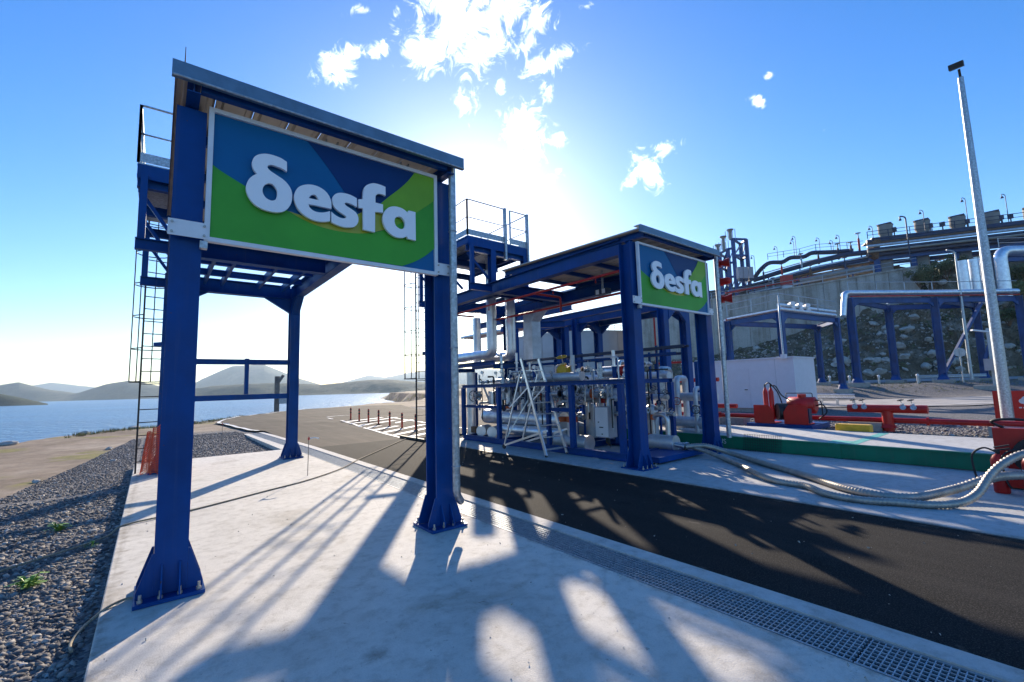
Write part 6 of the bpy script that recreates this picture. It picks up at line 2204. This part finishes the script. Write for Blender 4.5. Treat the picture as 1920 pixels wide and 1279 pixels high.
for k, px in enumerate((1676, 1745, 1768, 1815, 1840, 1880, 1898)):
    p = br_pt(px, 23.1, 1.0)
    t = thing('equipment_box', ('small dark box beside the leftmost skyline vent', 'small dark box right of the second skyline vent', 'paired dark boxes left of the third skyline vent', 'dark box on a post right of the third skyline vent', 'low dark box close to the light pole top side', 'dark box right of the fourth skyline vent', 'dark box near the right edge on the skyline rack')[k], 'box', tuple(p), 'small boxes on the skyline rack')
    b = MB(); b.bar(p, p + V((0, 0, 1.1)), .14, .14); b.build('post', M['navy'], t)
    b = MB(); b.cbox(p + V((0, 0, 1.35)), .6, .6, .6); b.build('box', M['navy'], t)


def lamp_mast(label, base, h, arm=.5, r=.045):
    t = thing('lamp_post', label, 'lamp post', tuple(base), 'small plant lamp posts')
    b = MB(); b.tube(bend([base, base + V((0, 0, h)), base + V((-arm * R0.x, -arm * R0.y, h + .15)), base + V((-arm * R0.x, -arm * R0.y, h - .25))], .3, 4), r, 6); b.build('mast', M['navy'], t)
    b = MB(); b.cyl(base + V((-arm * R0.x, -arm * R0.y, h - .25)), base + V((-arm * R0.x, -arm * R0.y, h - .5)), .1, 8, .2); b.build('lamp_head', M['navy'], t)


for k, (px, py0, py1, d) in enumerate(((1459, 492, 463, 79), (1490, 482, 452, 78), (1494, 482, 444, 76.5), (1538, 474, 447, 75), (1563, 473, 452, 74), (1576, 472, 442, 72.5), (1417, 520, 480, 81.5), (1640, 470, 425, 68.5), (1817, 430, 372, 64), (1893, 425, 365, 63), (1735, 432, 395, 66))):
    p0, p1 = at(px, py0, d), at(px, py1, d)
    lamp_mast(('lamp post above the first step of the dark pipe', 'shorter of two lamp posts above the second pipe step', 'taller of two lamp posts above the second pipe step', 'lamp post above the third step of the dark pipe', 'shorter lamp post where the dark pipe levels out', 'taller lamp post where the dark pipe levels out', 'lamp post just right of the blue tower', 'lamp post at the left end of the skyline rack', 'lamp post right of the third skyline vent', 'lamp post right of the fourth skyline vent', 'thin lamp post beside the second skyline vent')[k], p0, (p1 - p0).z)
p0, p1 = at(1708, 494, 62), at(1695, 407, 62)
p0.z = WTOP + .26
lamp_mast('tall pale lamp post on the crest at the right end of the wall', p0, p1.z - p0.z, .8, .09)
for px, d in ((1742, 61.5),):
    g = at(px, 560, d)
    t = thing('marker_post', 'white pipe post standing at the end of the retaining wall', 'post', tuple(g))
    b = MB(); b.cyl((g.x, g.y, 12), (g.x, g.y, 14.9), .16, 8); b.build('post', M['white'], t)
    b = MB(); b.ball((g.x, g.y, 14.9), .2, 8, 5); b.build('head', M['white'], t)
# piles of equipment under the skyline rack
re_ = random.Random(12)
for k in range(60):
    px = re_.uniform(1625, 1930)
    z = re_.uniform(WTOP - .6, 19.3)
    p = br_pt(px, z, re_.uniform(1.2, 5))
    m = re_.choice(('navy', 'brown', 'red', 'stack', 'silver', 'navy', 'white', 'blue_far'))
    if k == 0:
        eq = thing('pump_row', 'row of pumps, valves and drums in the shade under the skyline rack', 'pumps', tuple(p))
    b = MB()
    if k % 3 == 0:
        b.cyl(p, p + R0 * re_.uniform(.8, 2.2), re_.uniform(.2, .6), 10); nm = 'drum'
    elif k % 3 == 1:
        b.cbox(p, re_.uniform(.5, 1.3), re_.uniform(.5, 1.2), re_.uniform(.4, 1.2)); nm = 'pump'
    else:
        b.tube(bend([p, p + V((0, 0, re_.uniform(.5, 1.4))), p + R0 * re_.uniform(1, 2.5) + V((0, 0, 1.2))], .3, 4), re_.uniform(.08, .2), 8); nm = 'pipe'
    b.build(nm, M[m], eq)


# ---- shrubs on the slope
def leaf_clump(c, r, n, sz, mb_, g, flat=.75):
    for _ in range(n):
        d = V((g.gauss(0, 1), g.gauss(0, 1), g.gauss(0, 1) * flat))
        d = d.normalized() * (r * g.random() ** .45)
        p = c + d
        a = V((g.gauss(0, 1), g.gauss(0, 1), g.gauss(0, 1))).normalized()
        b_ = a.orthogonal().normalized()
        s = sz * g.uniform(.6, 1.3)
        mb_.add([p - a * s * .5, p + b_ * s * .28, p + a * s * .5, p - b_ * s * .28], [(0, 1, 2, 3)])


gs = random.Random(21)
SH = [(1748, 512, 60.0, 1.7, 'largest dark shrub at the end of the retaining wall'), (1772, 500, 60.5, 1.5, 'green shrub right of the largest one at the wall end'), (1722, 520, 60.2, 1.1, 'small dark shrub against the wall end'), (1795, 492, 61, 1.2, 'rounded shrub behind the silver risers'),
      (1905, 545, 56, 1.5, 'yellowish shrub at the right edge of the slope'), (1890, 590, 54, 1.1, 'low scrub bush at right beside the light pole'), (1915, 512, 58.5, 1.3, 'dark scrub bush highest at the right edge')]
for k, (px, py, d, r, lab) in enumerate(SH):
    c_ = at(px, py, d)
    t = thing('shrub', lab, 'shrub', (c_.x, c_.y, c_.z - r), 'shrubs on the slope')
    b = MB()
    for j in range(9):
        leaf_clump(c_ + V((gs.gauss(0, .5) * r, gs.gauss(0, .5) * r, gs.gauss(0, .32) * r)), r * .5, 170, .26, b, gs)
    b.build('foliage', M['drygrass'] if k in (4,) else M['shrub'], t)
    b = MB()
    for j in range(4):
        b.tube([c_ - V((0, 0, r * 1.3)), c_ + V((gs.gauss(0, .4), gs.gauss(0, .4), gs.uniform(-.3, .3))) * r], [.08, .02], 5)
    b.build('stem', M['brown'], t)
# low scrub over the slope: one mass nobody could count
b = MB()
for k in range(420):
    i, j = gs.randrange(20, NU - 10), int(gs.random() ** .8 * (NV - 2))
    p = V(slope_v[i * (NV + 1) + j])
    leaf_clump(p + V((0, 0, .12)), gs.uniform(.25, .7), 16, .3, b, gs, .5)
o = b.build('scrub', M['shrub']); tag(o, 'low dark scrub growing between the rocks of the slope', kind='stuff')
# ------------------------------------------------------------------ small things round the bay
# row of red and black flexible posts
proto = None
for k in range(7):
    y = 17.45 + k * 1.345
    x = 8.6
    z = on_apron(x, y) + .012
    lab = ('nearest red flexible post, beside the caged ladder', 'second red flexible post from the caged ladder', 'third red flexible post from the caged ladder', 'middle red flexible post of the row of seven', 'third red flexible post from the far end of the row', 'second red flexible post from the far end of the row', 'farthest red flexible post of the row')[k]
    if proto is None:
        proto = thing('bollard', lab, 'bollard', (x, y, z), 'red flexible posts on the hatched strip')
        b = MB(); b.cyl((x, y, z), (x, y, z + .035), .1, 14); b.build('foot', M['dark'], proto)
        b = MB(); b.tube([(x, y, z + .035), (x, y, z + .66), (x, y, z + .70)], [.045, .042, .03], 12); o = b.build('tube', M['orange2'], proto)
        for zz in (.40, .56):
            b = MB(); b.cyl((x, y, z + zz), (x, y, z + zz + .075), .0462, 12); b.build('band', M['dark'], proto)
    else:
        copy_tree(proto, (x, y, z), lab)

b = MB(); b.box(6.86, 6.95, 13.3, 15.2, -.1, .07)
o = b.build('rubber_kerb', M['dark']); tag(o, 'black rubber kerb at the end of the right pad', 'kerb')

# steel post with a box by the water
g = V((8.6, 45.4, land_z(8.6, 45.4)))
t = thing('mooring_post', 'dark steel post with a junction box at the water edge', 'post', tuple(g))
b = MB(); b.hbeam(g - V((0, 0, .3)), g + V((0, 0, 3.2)), .36, .36, up=(0, 1, 0), tf=.05, tw=.05); b.build('post', M['stake'], t)
b = MB(); b.box(g.x + .1, g.x + .95, g.y - .5, g.y + .1, g.z + .7, g.z + 1.6); b.build('junction_box', M['galv'], t)
b = MB(); b.bar(g + V((0, -.3, 2.6)), g + V((.45, -.3, 3.3)), .08, .25); b.build('bracket', M['stake'], t)

# survey stakes with red and white tape, cable and rope across the slab
for k, (x, y, h, lab) in enumerate(((1.86, 18.9, .72, 'thin stake with red and white tape in the gravel behind the slab'), (2.49, 9.96, .80, 'thin stake with red and white tape on the slab beside the drain'))):
    t = thing('stake', lab, 'stake', (x, y, 0), 'taped stakes')
    z = -.1 if k == 0 else 0
    b = MB(); b.cyl((x, y, z), (x + .012, y, h), .007, 6); b.build('rod', M['stake'], t)
    b = MB(); b.cyl((x + .01, y, h - .08), (x + .012, y, h - .03), .02, 6); b.build('tape_knot', M['red'], t)
    b = MB(); b.prism([(0, 0), (.1, .012), (.2, -.012), (.2, -.035), (.1, -.01), (0, -.025)], (x + .02, y, h - .04), (.9, -.3, 0), (0, 0, 1), .003); b.build('tape', M['white'], t)
cab_pts = [(6.85, 14.6, .012), (6.49, 14.2, .006), (4.67, 12.04, .006), (3.85, 11.0, .02), (3.24, 10.18, .018), (2.37, 9.4, .014), (1.58, 8.95, .012), (.48, 8.32, .012), (-.25, 8.05, .012), (-.45, 7.85, -.06), (-1.01, 7.35, -.07), (-1.6, 6.9, -.07), (-2.6, 6.3, -.07)]
b = MB(); b.tube(spline(cab_pts, 8), .012, 7)
o = b.build('cable', M['rope']); tag(o, 'thin brown cable lying across the lane, drain and slab', 'cable')
b = MB(); b.tube(spline([(.02, 5.05, .012), (-.12, 5.12, .02), (-.24, 5.05, .012), (-.36, 4.95, -.05), (-.42, 4.8, -.09), (-.40, 4.62, -.085)], 7), .011, 6)
o = b.build('rope', M['rope']); tag(o, 'short pale rope end hanging off the slab beside the nearest column', 'rope')

# orange safety net wrapped round the far left column base
t = thing('safety_net', 'orange plastic safety net wrapped round the rear left column', 'net', (.05, 12.9, 0))
rn = random.Random(4)


def net_pt(u, v):
    a = math.radians(150 + 200 * u)
    r = .25 + .04 * math.sin(u * 17) + .06 * (1 - v) * (1 + .6 * math.sin(u * 9))
    return V((.155 + r * math.cos(a) * 1.0, 12.98 + r * math.sin(a), .03 + .98 * v * (1 - .12 * math.sin(u * 5 + 1)) + .03 * math.sin(u * 30 + v * 9)))


b = MB()
NUU, NVV = 44, 20
for j in range(NVV + 1):
    b.tube([net_pt(i / NUU, j / NVV) for i in range(NUU + 1)], .008, 4)
b.build('horizontal_strands', M['net'], t)
b = MB()
for i in range(NUU + 1):
    b.tube([net_pt(i / NUU, j / NVV) for j in range(NVV + 1)], .006, 4)
b.build('vertical_strands', M['net'], t)

# weeds in the gravel
gw = random.Random(31)


def weed(label, x, y, r, nleaf):
    z = land_z(x, y) + .01
    t = thing('weed', label, 'plant', (x, y, z), 'weeds in the gravel')
    for k in range(nleaf):
        a = gw.uniform(0, 6.28)
        L_ = r * gw.uniform(.5, 1.1)
        up = gw.uniform(.4, 1.6)
        d = V((math.cos(a), math.sin(a), 0))
        s = V((-d.y, d.x, 0))
        base = V((x + gw.gauss(0, .02), y + gw.gauss(0, .02), z))
        m1 = base + d * L_ * .5 + V((0, 0, L_ * up * .6))
        tip = base + d * L_ + V((0, 0, L_ * up * .55))
        w = L_ * .15
        b = MB()
        b.add([base, m1 - s * w, m1 + d * w * .4 + V((0, 0, -.004)), m1 + s * w, tip - s * w * .6, tip + d * w * .5, tip + s * w * .6], [(0, 1, 2), (0, 2, 3), (1, 4, 5, 2), (2, 5, 6, 3)])
        b.build('leaf', M['leaf'], t)
    return t


weed('larger bright green weed nearest in the gravel', -.90, 6.5, .13, 46)
weed('smaller bright green weed farther along the gravel', -.98, 8.93, .13, 34)
weed('tiny green weed in the shadow between the two larger ones', -.55, 7.7, .07, 10)
weed('tiny sprout beside the nearest column base', -.10, 5.22, .05, 8)
# a few bigger pale stones lying on the shore
rs = random.Random(9)
for k, (x, y, s, lab) in enumerate(((-.62, 8.6, .045, 'pale stone beside the slab edge near the cable'), (-1.2, 21, .10, 'pale stone where gravel meets bare earth'), (-.9, 17.5, .07, 'pale stone along the far gravel edge'), (-2.0, 14.5, .08, 'pale stone at the left gravel border'), (1.6, 34.2, .28, 'dark rock on the shore edge beside the ladder foot'), (-.9, 31.6, .22, 'rock on the shore edge left of the ladder'), (-2.6, 29.6, .2, 'flat rock on the shore edge farther left'), (-4.4, 25.8, .22, 'dark rock at the left picture edge by the water'))):
    o = bpy.data.objects.new('stone', bmeshes[k % 5]); COL.objects.link(o)
    o.location = (x, y, land_z(x, y) + s * .2); o.scale = (s * 1.3, s, s * .8); o.rotation_euler = (0, 0, rs.uniform(0, 6))
    tag(o, lab, 'stone', 'loose stones')
# dry grass tufts along the shore and on the verge
b = MB()
gg = random.Random(17)
for k in range(900):
    if k < 420:
        x = gg.uniform(-3, 5)
        y = coast_y(x) - gg.uniform(.2, 2.2)
    else:
        px, d = gg.uniform(1540, 1930), gg.uniform(36.5, 44.5)
        p = at(px, 710, d); x, y = p.x, p.y
    z = land_z(x, y)
    h = gg.uniform(.06, .2)
    for j in range(5):
        a = gg.uniform(0, 6.28); l_ = gg.uniform(.03, .12)
        s = V((math.cos(a), math.sin(a), 0)) * .012
        p0 = V((x + gg.gauss(0, .06), y + gg.gauss(0, .06), z - .01))
        b.add([p0 - s, p0 + s, p0 + V((math.cos(a + 1) * l_, math.sin(a + 1) * l_, h))], [(0, 1, 2)])
o = b.build('grass', M['drygrass']); tag(o, 'dry grass tufts on the shore and the verge', kind='stuff')

# crumbs of mortar and grit lying on the slab and the lane
rcr = np.random.default_rng(5)
b = MB()
for k in range(420):
    if k < 230:
        x, y, z = rcr.uniform(-.2, 3.3), .8 + 9 * rcr.random() ** 1.5, 0.0
    elif k < 360:
        x, y, z = rcr.uniform(3.95, 6.95), .3 + 11 * rcr.random(), -.012
    else:
        x, y, z = rcr.uniform(7.1, 11), .3 + 9 * rcr.random(), .008
    r = .004 + .012 * rcr.random() ** 3
    P = [V((x, y, z + r * .3)) + V(tuple(rcr.normal(0, 1, 3))).normalized() * r * V((1.3, 1.3, .6)).length / 1.8 for _ in range(5)]
    b.add(P, [(0, 1, 2), (0, 2, 3), (0, 3, 1), (4, 2, 1), (4, 3, 2), (4, 1, 3)])
o = b.build('grit', M['boulder']); tag(o, 'crumbs of mortar and grit scattered on slab and lane', kind='stuff')
# ------------------------------------------------------------------ sea air
hz = MB()
hz.box(-4600, 4600, -1200, 4600, SEA_Z - 2.5, 180)
haze = hz.build('haze', None)
hm = bpy.data.materials.new('sea haze')
hm.use_nodes = True
hn = hm.node_tree
for n_ in list(hn.nodes):
    if n_.type == 'BSDF_PRINCIPLED':
        hn.nodes.remove(n_)
pv = hn.nodes.new('ShaderNodeVolumePrincipled')
pv.inputs['Color'].default_value = (.62, .80, 1.0, 1)
pv.inputs['Density'].default_value = .00015
pv.inputs['Anisotropy'].default_value = .35
hn.links.new(pv.outputs[0], hn.nodes['Material Output'].inputs['Volume'])
haze.data.materials.append(hm)
tag(haze, 'thin pale sea haze over the whole bay', kind='stuff')
